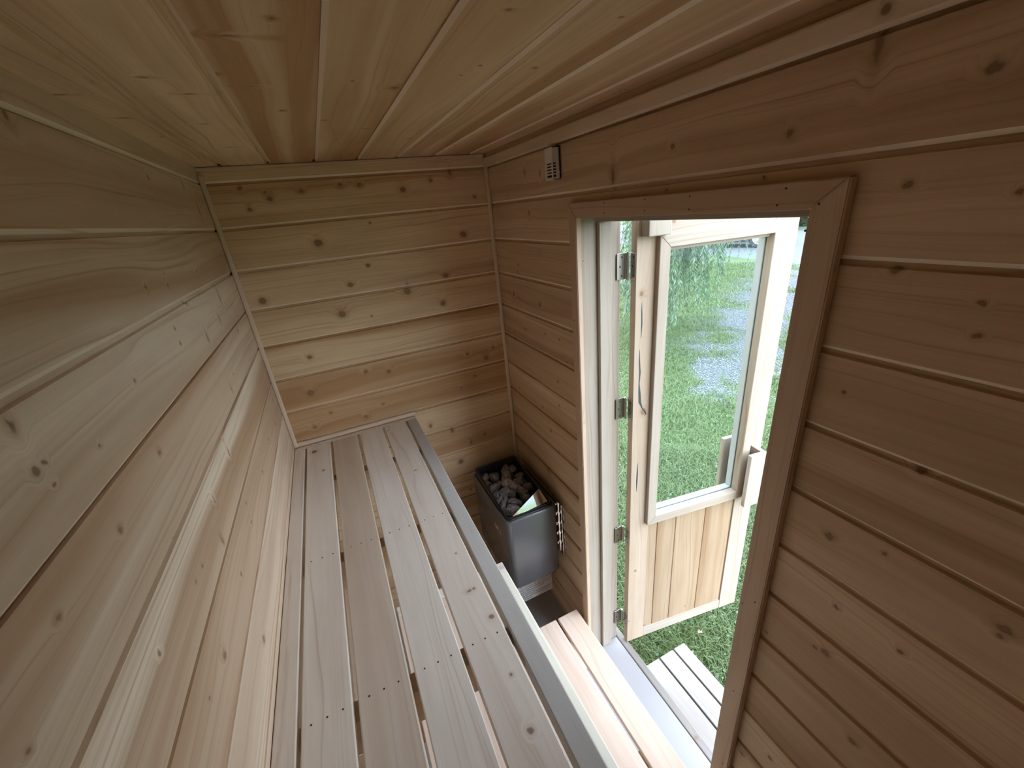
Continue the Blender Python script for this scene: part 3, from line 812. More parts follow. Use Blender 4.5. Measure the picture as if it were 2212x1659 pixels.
# black collar, its rear standing higher
A = rrect(hx0 + 0.0105, hy0 + 0.0105, hx1 - 0.0105, hy1 - 0.0105, 0.020)
B_ = rrect(hx0 + 0.020, hy0 + 0.022, hx1 - 0.018, hy1 - 0.020, 0.016)
def zr(y): return 0.716 + 0.030 * max(0.0, (y + 0.30) / 0.23)
bm = bmesh.new()
tube_wall(bm, [[(x, y, 0.690) for x, y in A], [(x, y, zr(y) - 0.004) for x, y in A], [(x, y, zr(y)) for x, y in B_],
               [(x, y, zr(y) - 0.003) for x, y in rrect(hx0 + 0.0215, hy0 + 0.0235, hx1 - 0.0195, hy1 - 0.0215, 0.015)],
               [(x, y, 0.56) for x, y in rrect(hx0 + 0.0215, hy0 + 0.0235, hx1 - 0.0195, hy1 - 0.0215, 0.015)]])
hp(bm_obj('collar', bm, M_BLACK, None, None, True))
bm = bmesh.new(); add_prism(bm, [(x, y) for x, y in rrect(hx0 + 0.022, hy0 + 0.024, hx1 - 0.020, hy1 - 0.022, 0.014)], 'z', 0.555, 0.560)
hp(bm_obj('grate', bm, M_BLACK))
# thin bright lip of the stone space
lipo = rrect(hx0 + 0.0195, hy0 + 0.0215, hx1 - 0.0175, hy1 - 0.0195, 0.016)
lipi = rrect(hx0 + 0.0210, hy0 + 0.0230, hx1 - 0.0190, hy1 - 0.0210, 0.015)
bm = bmesh.new()
tube_wall(bm, [[(x, y, zr(y) - 0.001) for x, y in lipo], [(x, y, zr(y) + 0.0012) for x, y in lipo], [(x, y, zr(y) + 0.0012) for x, y in lipi], [(x, y, zr(y) - 0.004) for x, y in lipi]])
hp(bm_obj('rim', bm, principled('worn_steel_lip', (0.30, 0.30, 0.30), 0.3, 0.9)))
# polished deflector plate across the front right corner
bm = bmesh.new()
V = [Vector((0.712, -0.437, 0.722)), Vector((0.862, -0.437, 0.716)), Vector((0.868, -0.425, 0.72)), Vector((0.846, -0.418, 0.782))]
V = [Vector((0.7045, -0.4410, 0.7215)), Vector((0.8700, -0.4330, 0.7080)), Vector((0.8390, -0.4150, 0.7820))]
nrm = (V[1] - V[0]).cross(V[2] - V[0]).normalized()
a = [bm.verts.new(v) for v in V]; b = [bm.verts.new(v - nrm * 0.0015) for v in V]
bm.faces.new(a); bm.faces.new(b[::-1])
for i in range(3): bm.faces.new((a[i], b[i], b[(i + 1) % 3], a[(i + 1) % 3]))
hp(bm_obj('deflector', bm, M_CHROME))['label'] = 'mirror-bright triangular deflector plate'
# small pale emblem printed on the bench side: bar with a dot, and an open box
bm = bmesh.new()
ex = hx0 - 0.0003
def er(y0, z0, y1, z1): add_box(bm, (ex - 0.0002, min(y0, y1), z0), (ex + 0.0002, max(y0, y1), z1))
er(-0.325, 0.598, -0.345, 0.603); er(-0.325, 0.598, -0.330, 0.622); er(-0.330, 0.611, -0.350, 0.617)
er(-0.345, 0.598, -0.350, 0.617); er(-0.352, 0.598, -0.383, 0.6005); er(-0.352, 0.619, -0.383, 0.622); er(-0.381, 0.598, -0.384, 0.622); er(-0.350, 0.598, -0.353, 0.612)
hp(bm_obj('emblem', bm, M_PINK))
# perforated mounting bracket between heater and door wall
bm = bmesh.new()
bz0, bz1 = 0.425, 0.690
def ladder(fixed, a0, a1, axis):
    n = 5; pitch = (bz1 - bz0) / n
    t = 0.0012
    def bx_(u0, u1, z0, z1):
        if axis == 'x': add_box(bm, (u0, fixed, z0), (u1, fixed + t, z1))
        else: add_box(bm, (fixed, u0, z0), (fixed + t, u1, z1))
    w = a1 - a0
    bx_(a0, a0 + w * 0.18, bz0, bz1); bx_(a1 - w * 0.18, a1, bz0, bz1)
    for i in range(n + 1):
        zc = bz0 + i * pitch
        bx_(a0 + w * 0.18, a1 - w * 0.18, max(bz0, zc - 0.007), min(bz1, zc + 0.007))
ladder(-0.4300, 0.896, 0.9135, 'x')
ladder(0.9130, -0.4300, -0.452, 'y') if False else ladder(0.9140, -0.4520, -0.4300, 'y')
ladder(-0.4530, 0.9145, 0.926, 'x')
hp(bm_obj('wall_bracket', bm, M_CHROME))['label'] = 'perforated shiny mounting bracket'
bm = bmesh.new(); add_box(bm, (0.8945, -0.415, 0.43), (0.912, -0.10, 0.69), 0.003); add_box(bm, (0.912, -0.30, 0.50), (0.9275, -0.18, 0.60), 0.002)
hp(bm_obj('rear_box', bm, M_BLACK))

# stones, one object each
def stone_mesh(seed, flat, mat_):
    r = random.Random(seed)
    bm = bmesh.new()
    bmesh.ops.create_icosphere(bm, subdivisions=2, radius=1.0)
    planes = []
    for i in range(9):
        v = Vector((r.gauss(0, 1), r.gauss(0, 1), r.gauss(0, 1))).normalized()
        planes.append((v, r.uniform(0.55, 0.85)))
    for v in bm.verts:
        for nrm_, d in planes:
            k = v.co.dot(nrm_)
            if k > d: v.co -= nrm_ * (k - d)
        v.co += Vector((r.gauss(0, 1), r.gauss(0, 1), r.gauss(0, 1))) * 0.025
        v.co.x *= 1.15; v.co.z *= flat
    bmesh.ops.recalc_face_normals(bm, faces=bm.faces)
    me = bpy.data.meshes.new('heater_stone'); bm.to_mesh(me); bm.free()
    me.materials.append(mat_)
    return me
SM = [stone_mesh(i, random.Random(i).uniform(0.65, 0.95), M_STONE) for i in range(8)]
SP = [stone_mesh(i, random.Random(i).uniform(0.65, 0.95), M_STONE_PALE) for i in range(8)]
STONES = [(0.821, -0.041, 0.0276), (0.867, -0.12, 0.0179), (0.816, -0.105, 0.0157), (0.7, -0.117, 0.0198), (0.752, -0.116, 0.0287), (0.794, -0.171, 0.0261), (0.842, -0.218, 0.0258), (0.88, -0.184, 0.0153), (0.859, -0.267, 0.0169), (0.792, -0.237, 0.0297), (0.72, -0.204, 0.0234), (0.759, -0.198, 0.015), (0.688, -0.2, 0.017), (0.743, -0.266, 0.0249), (0.818, -0.295, 0.027), (0.813, -0.345, 0.0183), (0.686, -0.257, 0.0186), (0.732, -0.31, 0.0143), (0.756, -0.342, 0.0242), (0.703, -0.299, 0.0143), (0.703, -0.376, 0.0297), (0.735, -0.388, 0.0178), (0.728, -0.352, 0.014), (0.767, -0.285, 0.0166), (0.814, -0.258, 0.0169), (0.687, -0.33, 0.0181), (0.699, -0.156, 0.0173), (0.828, -0.126, 0.02)]
special = {20: ('large pale pointed stone at the near left corner of the heater', 1.15, 1),
           0: ('big brownish stone furthest back among the heater stones', 1.1, 0),
           21: ('small pale wedge-shaped stone by the near end of the mirror plate', 1.0, 1),
           14: ('large rounded stone directly behind the middle of the mirror plate', 1.0, 0),
           9: ('pale flattish stone in the middle of the heap in the heater', 1.0, 1),
           3: ('pale stone against the left rim at the far left corner of the heater', 1.0, 1),
           4: ('broad grey stone next to the far left corner of the heater', 1.0, 0),
           6: ('rounded dark stone halfway along the right rim of the heater', 1.0, 0),
           5: ('pale blocky stone just behind the central stone of the heap', 1.0, 1),
           1: ('small round stone near the far right rim of the heater', 1.0, 0)}
G_ST = 'dark grey stones heaped in the heater'
xmin, xmax, ymin, ymax = hx0 + 0.024, hx1 - 0.022, hy0 + 0.026, hy1 - 0.024
def put_stone(x, y, z, r, i, label=None, pale=0):
    o = bpy.data.objects.new('heater_stone', (SP if pale else SM)[i % 8]); COL.objects.link(o)
    rr = random.Random(i + 99)
    rc = r * 0.80
    x = min(max(x, xmin + rc), xmax - rc); y = min(max(y, ymin + rc), ymax - rc)
    o.location = (x, y, z)
    o.scale = (r * 1.0, r * 0.8, r)
    o.rotation_euler = (rr.uniform(-0.4, 0.4), rr.uniform(-0.4, 0.4), rr.uniform(0, 6.28))
    if i == 20: o.rotation_euler = (0.2, -0.3, -1.0); o.scale = (r * 1.1, r * 0.65, r)
    if label: tag(o, label, 'stone', G_ST)
    else: tag(o, 'rough dark grey angular stone lying in the heater', 'stone', G_ST)
for i, (x, y, r) in enumerate(STONES):
    lab, k, pl = special.get(i, (None, 1.0, 0))
    put_stone(x, y, 0.692 + (0.006 if i % 2 else -0.004), r * k * 1.34, i, lab, pl)
rr = random.Random(5)
idx = len(STONES)
for gx in range(5):
    for gy in range(8):
        if rr.random() < 0.85:
            put_stone(0.70 + gx * 0.04 + rr.uniform(-.006, .006), -0.425 + gy * 0.048 + rr.uniform(-.006, .006), 0.645 + rr.uniform(-0.004, 0.006), 0.021 + rr.uniform(0, 0.004), idx)
            idx += 1

# ------------------------------------------------------------------ printed notice leaning under the heater
notice = empty('warning_notice', (0.80, -0.352, 0.0))
tag(notice, 'white printed warning sheet hanging below the heater', 'notice')
NI = Matrix.Translation((-0.80, 0.352, 0))
bm = bmesh.new(); add_box(bm, (0.700, -0.3525, 0.124), (0.897, -0.3520, 0.350))
o = bm_obj('sheet', bm, M_PAPER); o.parent = notice; o.matrix_parent_inverse = NI
cu = bpy.data.curves.new('printed_lines', 'FONT')
cu.body = ('Het bedekken van de kachel ist verboten\n'
           'met personnes ut aucun objet us de\n'
           'Warnung: Ein nach Brandverstand\n'
           'gehen Sicherheit nach eine\n'
           'Brandgefahr die\n'
           'Waarschuwing: Een te bedekte kachel\n'
           'bronnen veroorzaakt kan brand\n'
           'veroorzaken')
cu.size = 0.0118
cu.space_line = 1.02
tmp = bpy.data.objects.new('tmp_text', cu); COL.objects.link(tmp)
bpy.context.view_layer.update()
me = bpy.data.meshes.new_from_object(tmp.evaluated_get(bpy.context.evaluated_depsgraph_get()))
bpy.data.objects.remove(tmp)
me.materials.clear()
o = link('printed_text', me, M_INK)
o.parent = notice; o.matrix_parent_inverse = NI
o.location = (0.728, -0.3528, 0.218); o.rotation_euler = (math.radians(90), 0, 0)

# ------------------------------------------------------------------ temperature sensor on the door wall
sens = empty('temperature_sensor', (W, -0.52, 1.886))
tag(sens, 'small white slotted plastic sensor box under the ceiling strip', 'sensor')
TI = Matrix.Translation((-W, 0.52, -1.886))
def sp(o): o.parent = sens; o.matrix_parent_inverse = TI; return o
bm = bmesh.new()
sx0, sx1, sy0, sy1, sz0, sz1 = W - 0.026, W - 0.0008, -0.541, -0.500, 1.884, 1.964
add_box(bm, (sx0, sy0, sz0), (sx0 + 0.0025, sy0 + 0.006, sz1), 0.0006)
add_box(bm, (sx0, sy1 - 0.006, sz0), (sx0 + 0.0025, sy1, sz1), 0.0006)
add_box(bm, (sx0, sy0 + 0.006, sz0 + 0.042), (sx0 + 0.0025, sy1 - 0.006, sz1), 0.0006)
add_box(bm, (sx0, sy0 + 0.006, sz0), (sx0 + 0.0025, sy1 - 0.006, sz0 + 0.007), 0.0006)
for i in range(4): add_box(bm, (sx0, sy0 + 0.006, sz0 + 0.0125 + i * 0.0075), (sx0 + 0.0025, sy1 - 0.006, sz0 + 0.0160 + i * 0.0075))
for y in (sy0, sy1 - 0.002):
    add_box(bm, (sx0 + 0.0115, y, sz0), (sx1, y + 0.002, sz1)); add_box(bm, (sx0 + 0.002, y, sz0 + 0.042), (sx0 + 0.0115, y + 0.002, sz1)); add_box(bm, (sx0 + 0.002, y, sz0), (sx0 + 0.0115, y + 0.002, sz0 + 0.007))
    for i in range(4): add_box(bm, (sx0 + 0.002, y, sz0 + 0.0125 + i * 0.0075), (sx0 + 0.0115, y + 0.002, sz0 + 0.0160 + i * 0.0075))
add_box(bm, (sx0 + 0.001, sy0, sz1 - 0.002), (sx1, sy1, sz1)); add_box(bm, (sx0 + 0.001, sy0, sz0), (sx1, sy1, sz0 + 0.002))
sp(bm_obj('housing', bm, M_WHITEPL))
bm = bmesh.new(); add_box(bm, (sx0 + 0.006, sy0 + 0.003, sz0 + 0.003), (sx1 - 0.001, sy1 - 0.003, sz1 - 0.004)); sp(bm_obj('core', bm, M_BLACK))
bm = bmesh.new(); add_box(bm, (sx1 - 0.006, sy0 - 0.004, sz0 + 0.014), (sx1, sy0 - 0.0002, sz0 + 0.020), 0.001); sp(bm_obj('latch', bm, M_WHITEPL))
bm = bmesh.new(); add_box(bm, (W - 0.010, -0.542, sz1 + 0.0005), (W - 0.0008, -0.5325, 1.9675), 0.002)
add_cyl(bm, (W - 0.004, sy0 - 0.0025, sz0 + 0.004), (W - 0.004, sy0 - 0.0025, sz1), 0.0022, 8)
sp(bm_obj('cable', bm, M_BLACK))

# ------------------------------------------------------------------ outdoors
GZ = -0.42
def vnoise(x, y, seed=0):
    """smooth value noise in numpy"""
    xi = np.floor(x).astype(np.int64); yi = np.floor(y).astype(np.int64)
    fx = x - xi; fy = y - yi
    fx = fx * fx * (3 - 2 * fx); fy = fy * fy * (3 - 2 * fy)
    def h(i, j):
        n = (i * 374761393 + j * 668265263 + seed * 1442695041) & 0x7fffffff
        n = ((n ^ (n >> 13)) * 1274126177) & 0x7fffffff
        return (n & 0xffff) / 65535.0
    return (h(xi, yi) * (1 - fx) + h(xi + 1, yi) * fx) * (1 - fy) + (h(xi, yi + 1) * (1 - fx) + h(xi + 1, yi + 1) * fx) * fy
def gravel(x, y):
    x = np.asarray(x, float); y = np.asarray(y, float)
    # worn wheel track running away from the cabin: centre line y = 0.535 x - 0.75
    d = (y - (0.535 * x - 0.58)) / math.sqrt(1 + 0.535 ** 2)
    near = np.clip((x - 3.5) / 1.0, 0, 1)
    w = 0.48 + 0.10 * (x - 4)
    t = np.exp(-(d / np.clip(w, 0.3, 1.6)) ** 2) * near
    t = t * (0.50 + 0.95 * (vnoise(x * 2.1, y * 2.1, 3) - 0.42))
    r_ = np.hypot(x - 0.27, y + 1.635); az = np.degrees(np.arctan2(y + 1.635, x - 0.27))
    band = np.clip((r_ - 4.2) / 0.9, 0, 1) * np.clip((8.2 - r_) / 1.2, 0, 1) * np.clip((44.5 - az) / 4.0, 0, 1)
    t = np.maximum(t, band * (0.50 + 1.0 * (vnoise(x * 3.1, y * 3.1, 31) - 0.5) + 0.5 * (vnoise(x * 9, y * 9, 33) - 0.5)))
    # road crossing behind, parallel to the parked vehicle
    s = (x - 0.2 * y)
    road = np.clip((s - 10.9 + 0.8 * (vnoise(x * .7, y * .7, 9) - .5)) / 0.5, 0, 1) * np.clip((19.0 - s) / 0.5, 0, 1)
    return np.clip(np.maximum(t, road), 0, 1)
# near ground grid with mask, and wide ground
def grid(name, x0, x1, y0, y1, n, z, label):
    xs_ = np.linspace(x0, x1, n); ys_ = np.linspace(y0, y1, n)
    X, Y = np.meshgrid(xs_, ys_)
    V = np.stack([X.ravel(), Y.ravel(), np.full(X.size, z)], 1)
    i = np.arange(n - 1); I, J = np.meshgrid(i, i)
    a = (J * n + I).ravel()
    F = np.stack([a, a + 1, a + n + 1, a + n], 1)
    o = np_mesh(name, V, F, 4, M_GROUND)
    at = o.data.attributes.new('gravel', 'FLOAT', 'POINT')
    at.data.foreach_set('value', gravel(X.ravel(), Y.ravel()).astype(np.float32))
    return tag(o, label, kind='structure')
grid('ground', -40, 60, -50, 50, 501, GZ, 'lawn with a worn gravel track running off to a gravel road')

# grass blades
def blades(n, r0, r1, a0, a1, hmin, hmax, w, zlo=0.0):
    u = rng.random(n); r = np.sqrt(r0 ** 2 + u * (r1 ** 2 - r0 ** 2)); a = np.radians(a0 + (a1 - a0) * rng.random(n))
    x = 0.27 + r * np.cos(a); y = -1.635 + r * np.sin(a)
    keep = (x > 1.12)
    g = gravel(x, y)
    keep &= rng.random(n) > np.clip((g - 0.18) * 2.6, 0, 0.97)
    x = x[keep]; y = y[keep]; m = len(x)
    h = rng.uniform(hmin, hmax, m) * (0.7 + 0.6 * vnoise(x * 3, y * 3, 5))
    az = rng.uniform(0, 2 * np.pi, m); lean = rng.uniform(0.25, 1.1, m) * h
    wd = w * rng.uniform(0.6, 1.3, m)
    ca, sa = np.cos(az), np.sin(az)
    V = np.zeros((m, 5, 3), np.float32)
    px, py = -sa, ca
    def setv(i, t, side):
        bend = lean * t * t
        V[:, i, 0] = x + ca * bend + px * wd * side
        V[:, i, 1] = y + sa * bend + py * wd * side
        V[:, i, 2] = GZ + 0.001 + h * (t - 0.25 * t * t)
    setv(0, 0.0, -1); setv(1, 0.0, 1); setv(2, 0.55, 0.8); setv(3, 0.55, -0.8); setv(4, 1.0, 0)
    base = (np.arange(m) * 5)[:, None]
    F = np.concatenate([base + np.array([[0, 1, 2]]), base + np.array([[0, 2, 3]]), base + np.array([[3, 2, 4]])], 1).reshape(-1, 3)
    return V.reshape(-1, 3), F
parts = [blades(84000, 1.2, 3.6, -10, 72, 0.04, 0.095, 0.0022), blades(126000, 3.6, 8.5, -4, 66, 0.04, 0.08, 0.0030), blades(60000, 8.5, 15.0, 2, 64, 0.05, 0.09, 0.006)]
off = 0; VV = []; FF = []
for v, f in parts:
    VV.append(v); FF.append(f + off); off += len(v)
o = np_mesh('grass', np.concatenate(VV), np.concatenate(FF), 3, M_GRASS)
tag(o, 'short green lawn grass growing outside the doorway', 'grass', kind='stuff')
# clover leaves
def discs(n, r0, r1, size, zr_):
    u = rng.random(n); r = np.sqrt(r0 ** 2 + u * (r1 ** 2 - r0 ** 2)); a = np.radians(12 + 56 * rng.random(n))
    x = 0.27 + r * np.cos(a); y = -1.635 + r * np.sin(a)
    keep = (x > 1.15) & (vnoise(x * 2.2, y * 2.2, 21) > 0.35) & (gravel(x, y) < 0.35)
    x = x[keep]; y = y[keep]; m = len(x)
    s = size * rng.uniform(0.6, 1.25, m); z = GZ + rng.uniform(*zr_, m)
    t1 = rng.normal(0, 0.35, m); t2 = rng.normal(0, 0.35, m); a = rng.uniform(0, 6.28, m)
    k = 6
    V = np.zeros((m, k, 3), np.float32)
    for i in range(k):
        th = a + 2 * np.pi * i / k
        dx = np.cos(th) * s; dy = np.sin(th) * s * 0.8
        V[:, i, 0] = x + dx; V[:, i, 1] = y + dy; V[:, i, 2] = z + dx * t1 + dy * t2
    F = (np.arange(m) * k)[:, None] + np.arange(k)[None, :]
    return V.reshape(-1, 3), F, k
v, f, k = discs(9000, 1.2, 6.5, 0.0085, (0.02, 0.05))
tag(np_mesh('clover', v, f, k, M_CLOVER), 'round clover leaves scattered through the lawn', 'clover', kind='stuff')
# loose gravel
n = 110000
x = rng.uniform(3.2, 12, n); y = 0.535 * x - 0.2 + rng.normal(0, 1.3, n)
keep = rng.random(n) < np.clip((gravel(x, y) - 0.12) * 2.2, 0, 1)
x = x[keep][:24000]; y = y[keep][:24000]; m = len(x)
s = rng.uniform(0.006, 0.016, m)
oct_ = np.array([[1, 0, 0], [0, 1, 0], [-1, 0, 0], [0, -1, 0], [0, 0, .7], [0, 0, -.5]])
V = np.stack([x, y, np.full(m, GZ + 0.003)], 1)[:, None, :] + oct_[None] * s[:, None, None] * rng.uniform(0.6, 1.3, (m, 6, 1))
F = np.array([[0, 1, 4], [1, 2, 4], [2, 3, 4], [3, 0, 4], [1, 0, 5], [2, 1, 5], [3, 2, 5], [0, 3, 5]])
F = ((np.arange(m) * 6)[:, None, None] + F[None]).reshape(-1, 3)
tag(np_mesh('gravel', V.reshape(-1, 3), F, 3, M_PEBBLE), 'loose bluish grey gravel on the worn track', 'gravel', kind='stuff')

# clover flower head beside the doorstep
fl = empty('clover_flower', (1.62, -0.62, GZ))
tag(fl, 'small faded pink clover blossom in the grass by the doorstep corner', 'flower')
bm = bmesh.new()
rf = random.Random(3)
for i in range(26):
    v = Vector((rf.gauss(0, 1), rf.gauss(0, 1), abs(rf.gauss(0, 1)))).normalized()
    add_cyl(bm, Vector((0, 0, 0.075)) + v * 0.003, Vector((0, 0, 0.075)) + v * 0.013, 0.0016, 5, 0.0006)
bm_obj('petals', bm, M_PINK, fl)
bm = bmesh.new(); add_cyl(bm, (0, 0, 0), (0, 0, 0.074), 0.0011, 6); bm_obj('stem', bm, M_CLOVER, fl)

# doorstep outside
ds = empty('doorstep', (1.32, -0.95, GZ))
tag(ds, 'pale three-plank wooden doorstep on the grass outside the door', 'step')
DI = Matrix.Translation((-1.32, 0.95, -GZ))
def dsb(*a, **k_):
    o = board(*a, **k_); o.matrix_parent_inverse = DI; return o
for (a, b), t in zip([(1.189, 1.2865), (1.2945, 1.3755), (1.3835, 1.4490)], [(0.1, 0.4, .5), (0.0, 0.1, 0), (0.15, 0.3, .2)]):
    dsb('plank', ds, M_DECK, (a, -1.27, -0.286), (b, -0.668, -0.250), 'y', t, 0.003)
for y in (-0.688, -1.25):
    dsb('side', ds, M_DECK, (1.192, y - 0.014, GZ + 0.001), (1.446, y + 0.014, -0.2865), 'x', (0.3, 0.4, .3), 0.002)
dsb('riser', ds, M_DECK, (1.420, -1.235, GZ + 0.01), (1.444, -0.703, -0.2865), 'y', (0.3, 0.4, .3), 0.002)

# weeping willow
wt = empty('willow_tree', (7.6, 7.0, GZ))
tag(wt, 'weeping willow with long pale green hanging branches beyond the lawn', 'tree')
WI = Matrix.Translation((-7.6, -7.0, -GZ))
def wp(o): o.parent = wt; o.matrix_parent_inverse = WI; return o
bm = bmesh.new()
prev = Vector((7.6, 7.0, GZ - 0.05)); r = 0.30
for i, q in enumerate([(7.62, 6.95, 0.6), (7.55, 6.9, 1.6), (7.5, 6.95, 2.5)]):
    q = Vector(q); add_cyl(bm, prev, q, r, 14, r * 0.82); prev = q; r *= 0.82
wp(bm_obj('trunk', bm, M_BARK, None, None, True))
bm = bmesh.new()
tips = []
rw = random.Random(12)
for i in range(16):
    a = 2 * math.pi * i / 16 + rw.uniform(-.1, .1); R_ = rw.uniform(2.2, 3.9)
    p0 = Vector((7.5, 6.95, 2.4)); p1 = p0 + Vector((math.cos(a) * R_ * .5, math.sin(a) * R_ * .5, rw.uniform(1.2, 1.8))); p2 = p0 + Vector((math.cos(a) * R_, math.sin(a) * R_, rw.uniform(0.9, 1.6)))
    add_cyl(bm, p0, p1, 0.10, 8, 0.06); add_cyl(bm, p1, p2, 0.06, 8, 0.025)
    tips.append((p1, p2))
wp(bm_obj('bough', bm, M_BARK))
V = []; F = []
def leaf(c, d, n_, L, w_):
    s_ = d.cross(n_).normalized() * w_
    k0 = len(V)
    V.extend([tuple(c), tuple(c + d * L * .4 + s_), tuple(c + d * L), tuple(c + d * L * .4 - s_)])
    F.append((k0, k0 + 1, k0 + 2, k0 + 3))
twigs = bmesh.new()
def strand(x, y, ztop, zbot, nleaf):
    sway = Vector((rw.uniform(-.3, .3), rw.uniform(-.3, .3), 0))
    pts_ = []
    for i in range(8):
        t = i / 7
        pts_.append(Vector((x, y, ztop + (zbot - ztop) * t)) + sway * (t * t) + Vector((rw.gauss(0, .02), rw.gauss(0, .02), 0)))
    for a_, b_ in zip(pts_[:-1], pts_[1:]): add_cyl(twigs, a_, b_, 0.004, 3, 0.003)
    for i in range(nleaf):
        t = rw.random() * 6.999; k_ = int(t); c = pts_[k_].lerp(pts_[k_ + 1], t - k_)
        az = rw.uniform(0, 6.28)
        d = Vector((math.cos(az) * .55, math.sin(az) * .55, -rw.uniform(.5, 1.1))).normalized()
        n_ = Vector((rw.gauss(0, 1), rw.gauss(0, 1), rw.gauss(0, 1))).normalized()
        leaf(c, d, n_, rw.uniform(.06, .11), rw.uniform(.006, .010))
# curtain facing the cabin: azimuth from the doorway 37.5..47 degrees, 5.9 to 8 m away
for i in range(150):
    t = rw.random() ** 0.8
    az = math.radians(41.3 + 9.5 * t)
    d_ = rw.uniform(5.9, 8.2)
    x_ = 0.27 + d_ * math.cos(az); y_ = -1.635 + d_ * math.sin(az)
    zb_ = -0.05 + 0.95 * rw.random() ** 1.5 - 0.10 * t + (0.25 if t < 0.35 else 0.0)
    strand(x_, y_, rw.uniform(2.4, 3.3), zb_, 260)
for az_, d_, zb_ in [(39.6, 6.9, 0.55), (40.6, 6.6, 0.30), (38.2, 7.2, 0.80)]:
    az = math.radians(az_); strand(0.27 + d_ * math.cos(az), -1.635 + d_ * math.sin(az), 2.9, zb_, 190)
for (p1, p2) in tips:
    for i in range(7):
        c = p1.lerp(p2, rw.random()); strand(c.x + rw.gauss(0, .3), c.y + rw.gauss(0, .3), c.z, rw.uniform(-.1, 1.2), 160)
wp(np_mesh('leaves', np.array(V), np.array(F), 4, M_WILLOW))['kind'] = 'stuff'
wp(bm_obj('twigs', twigs, M_BARK))['kind'] = 'stuff'

# parked white vehicle on the gravel road
van = empty('parked_van', (15.2, 9.25, GZ), 0)
tag(van, 'white van parked on the gravel road behind the willow', 'vehicle')
van.rotation_euler = (0, 0, math.radians(20))
# local: y along the vehicle (rear towards +y), x away from the cabin, side facing us at x=0
VW, VL, RA = 1.70, 5.2, 0.37
def arch_side(wy):
    """side outline with wheel arches, in (y, z)"""
    pts = [(-0.60, 0.42), (-0.58, 0.30)]
    for w in wy:
        for i in range(9):
            a = math.pi - math.pi * i / 8
            pts.append((w + 0.46 * math.cos(a), 0.30 + 0.44 * math.sin(a)))
    pts += [(VL - 0.95, 0.30), (VL - 0.93, 1.0), (VL - 1.0, 2.05), (1.2, 2.10), (0.55, 1.95), (-0.05, 1.26), (-0.52, 1.05), (-0.60, 0.8)]
    return pts
bm = bmesh.new()
add_prism(bm, arch_side([0.0, 3.1]), 'x', 0.0, VW)
bm_obj('body', bm, M_TRUCK, van)
bm = bmesh.new(); add_box(bm, (0.06, -0.52, 0.20), (VW - 0.06, VL - 1.05, 0.40)); bm_obj('underbody', bm, M_RUBBER, van)
bm = bmesh.new(); add_box(bm, (-0.012, -0.45 + 0.95, 0.44), (0.0, 2.6, 0.50)); add_box(bm, (-0.012, 3.6, 0.44), (0.0, VL - 1.0, 0.50)); o = bm_obj('side_moulding', bm, M_RUBBER, van); o['kind'] = 'stuff'
bm = bmesh.new(); add_prism(bm, [(0.15, 1.25), (1.15, 1.25), (1.15, 1.92), (0.65, 1.88)], 'x', -0.006, 0.0); add_prism(bm, [(1.35, 1.25), (2.9, 1.25), (2.9, 1.95), (1.35, 1.95)], 'x', -0.006, 0.0)
bm_obj('side_window', bm, M_TINT, van)
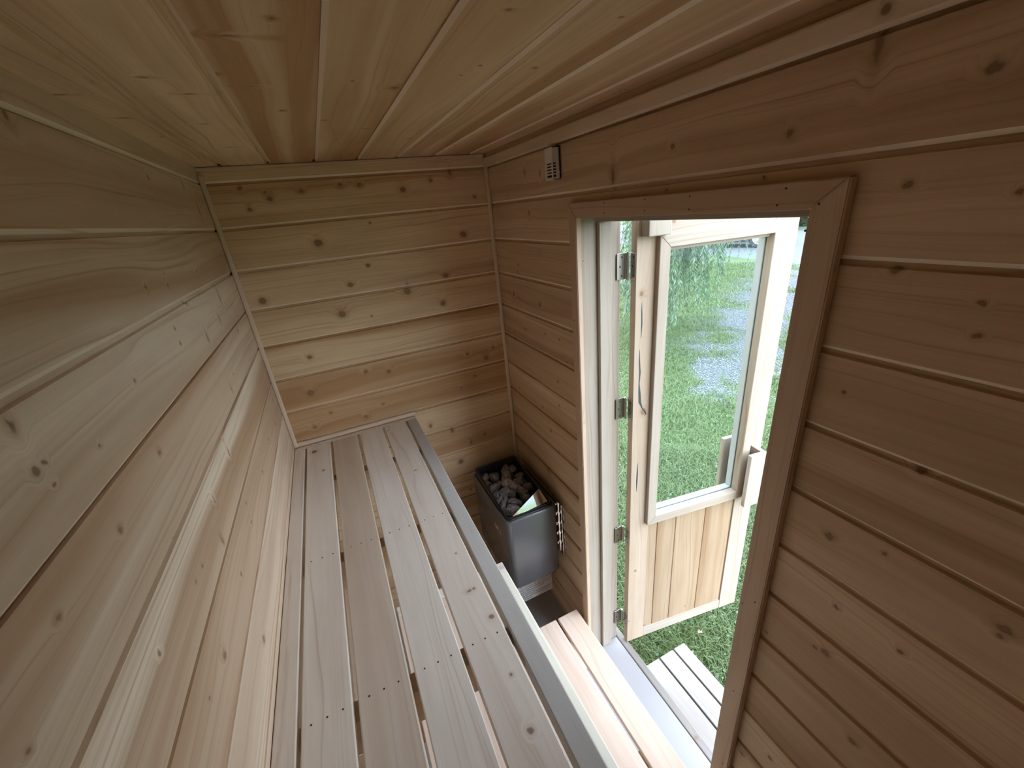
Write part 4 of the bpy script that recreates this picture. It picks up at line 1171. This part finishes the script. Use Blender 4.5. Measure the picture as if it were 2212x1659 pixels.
for wy in (0.0, 3.1):
    for wx in (0.14, VW - 0.14):
        w_ = empty('wheel', (wx, wy, RA)); w_.parent = van
        bm = bmesh.new()
        add_cyl(bm, (-0.11, 0, 0), (0.11, 0, 0), RA, 36)
        bmesh.ops.bevel(bm, geom=[e for e in bm.edges if abs(e.verts[0].co.x - e.verts[1].co.x) < 1e-5], offset=0.03, segments=2, affect='EDGES')
        bm_obj('tyre', bm, M_RUBBER, w_)
        bm = bmesh.new()
        s_ = -1 if wx < 1 else 1
        xo = s_ * 0.112
        add_cyl(bm, (xo, 0, 0), (xo + s_ * 0.012, 0, 0), 0.235, 30)
        bm_obj('rim', bm, M_ALLOY, w_)
        bm = bmesh.new()
        for i in range(16):
            a = 2 * math.pi * i / 16
            add_cyl(bm, (xo + s_ * 0.013, 0.175 * math.cos(a), 0.175 * math.sin(a)), (xo + s_ * 0.016, 0.175 * math.cos(a), 0.175 * math.sin(a)), 0.018, 8)
        o = bm_obj('rim_opening', bm, M_RUBBER, w_); o['kind'] = 'stuff'
        bm = bmesh.new(); add_cyl(bm, (xo + s_ * 0.013, 0, 0), (xo + s_ * 0.05, 0, 0), 0.075, 16, 0.055); bm_obj('hub', bm, M_ALLOY, w_)

# trees beyond the road
def tree(name, x, y, h, rad, label, seed, group='trees beyond the gravel road', low=0.15):
    r_ = random.Random(seed)
    t = empty(name, (x, y, GZ)); tag(t, label, 'tree', group)
    bm = bmesh.new(); add_cyl(bm, (0, 0, -0.05), (r_.uniform(-.2, .2), r_.uniform(-.2, .2), h * .6), 0.18, 10, 0.08)
    bm_obj('trunk', bm, M_BARK, t)
    g = np.random.default_rng(seed)
    n_ = 9000
    clumps = g.normal(0, 1, (60, 3)); clumps /= np.linalg.norm(clumps, axis=1)[:, None]
    clumps *= g.uniform(.45, 1.0, (60, 1))
    c = clumps[g.integers(0, 60, n_)] + g.normal(0, .16, (n_, 3))
    c = c * np.array([rad, rad, h * (1 - low) / 2]) + np.array([0, 0, h * (low + (1 - low) / 2)])
    c[:, 2] = np.maximum(c[:, 2], 0.05)
    d1 = g.normal(0, 1, (n_, 3)); d1 /= np.linalg.norm(d1, axis=1)[:, None]
    d2 = np.cross(d1, g.normal(0, 1, (n_, 3))); d2 /= np.linalg.norm(d2, axis=1)[:, None]
    s = g.uniform(.08, .16, (n_, 1))
    Vt = np.stack([c - d1 * s, c + d2 * s * .45, c + d1 * s, c - d2 * s * .45], 1).reshape(-1, 3)
    Ft = (np.arange(n_) * 4)[:, None] + np.arange(4)[None]
    o = np_mesh('foliage', Vt, Ft, 4, M_TREE, t); o['kind'] = 'stuff'
    return t
tree('leafy_tree', 23.6, 13.0, 4.5, 2.4, 'dark bushy tree seen in the slit between open door and casing', 1, None, 0.0)
TL = [(23.0, 21.5, 5.0, 2.0, 2), (14.0, 26.5, 5.0, 2.0, 4), (29.0, 4.0, 4.5, 1.8, 5)]
for (x_, y_, h_, r_, s_), lab in zip(TL, ['distant green tree hidden behind the willow curtain', 'distant green tree beyond the hinge side of the doorway', 'distant green tree right of the doorway slit beyond the road']):
    tree('leafy_tree', x_, y_, h_, r_, lab, s_)

bpy.context.view_layer.update()
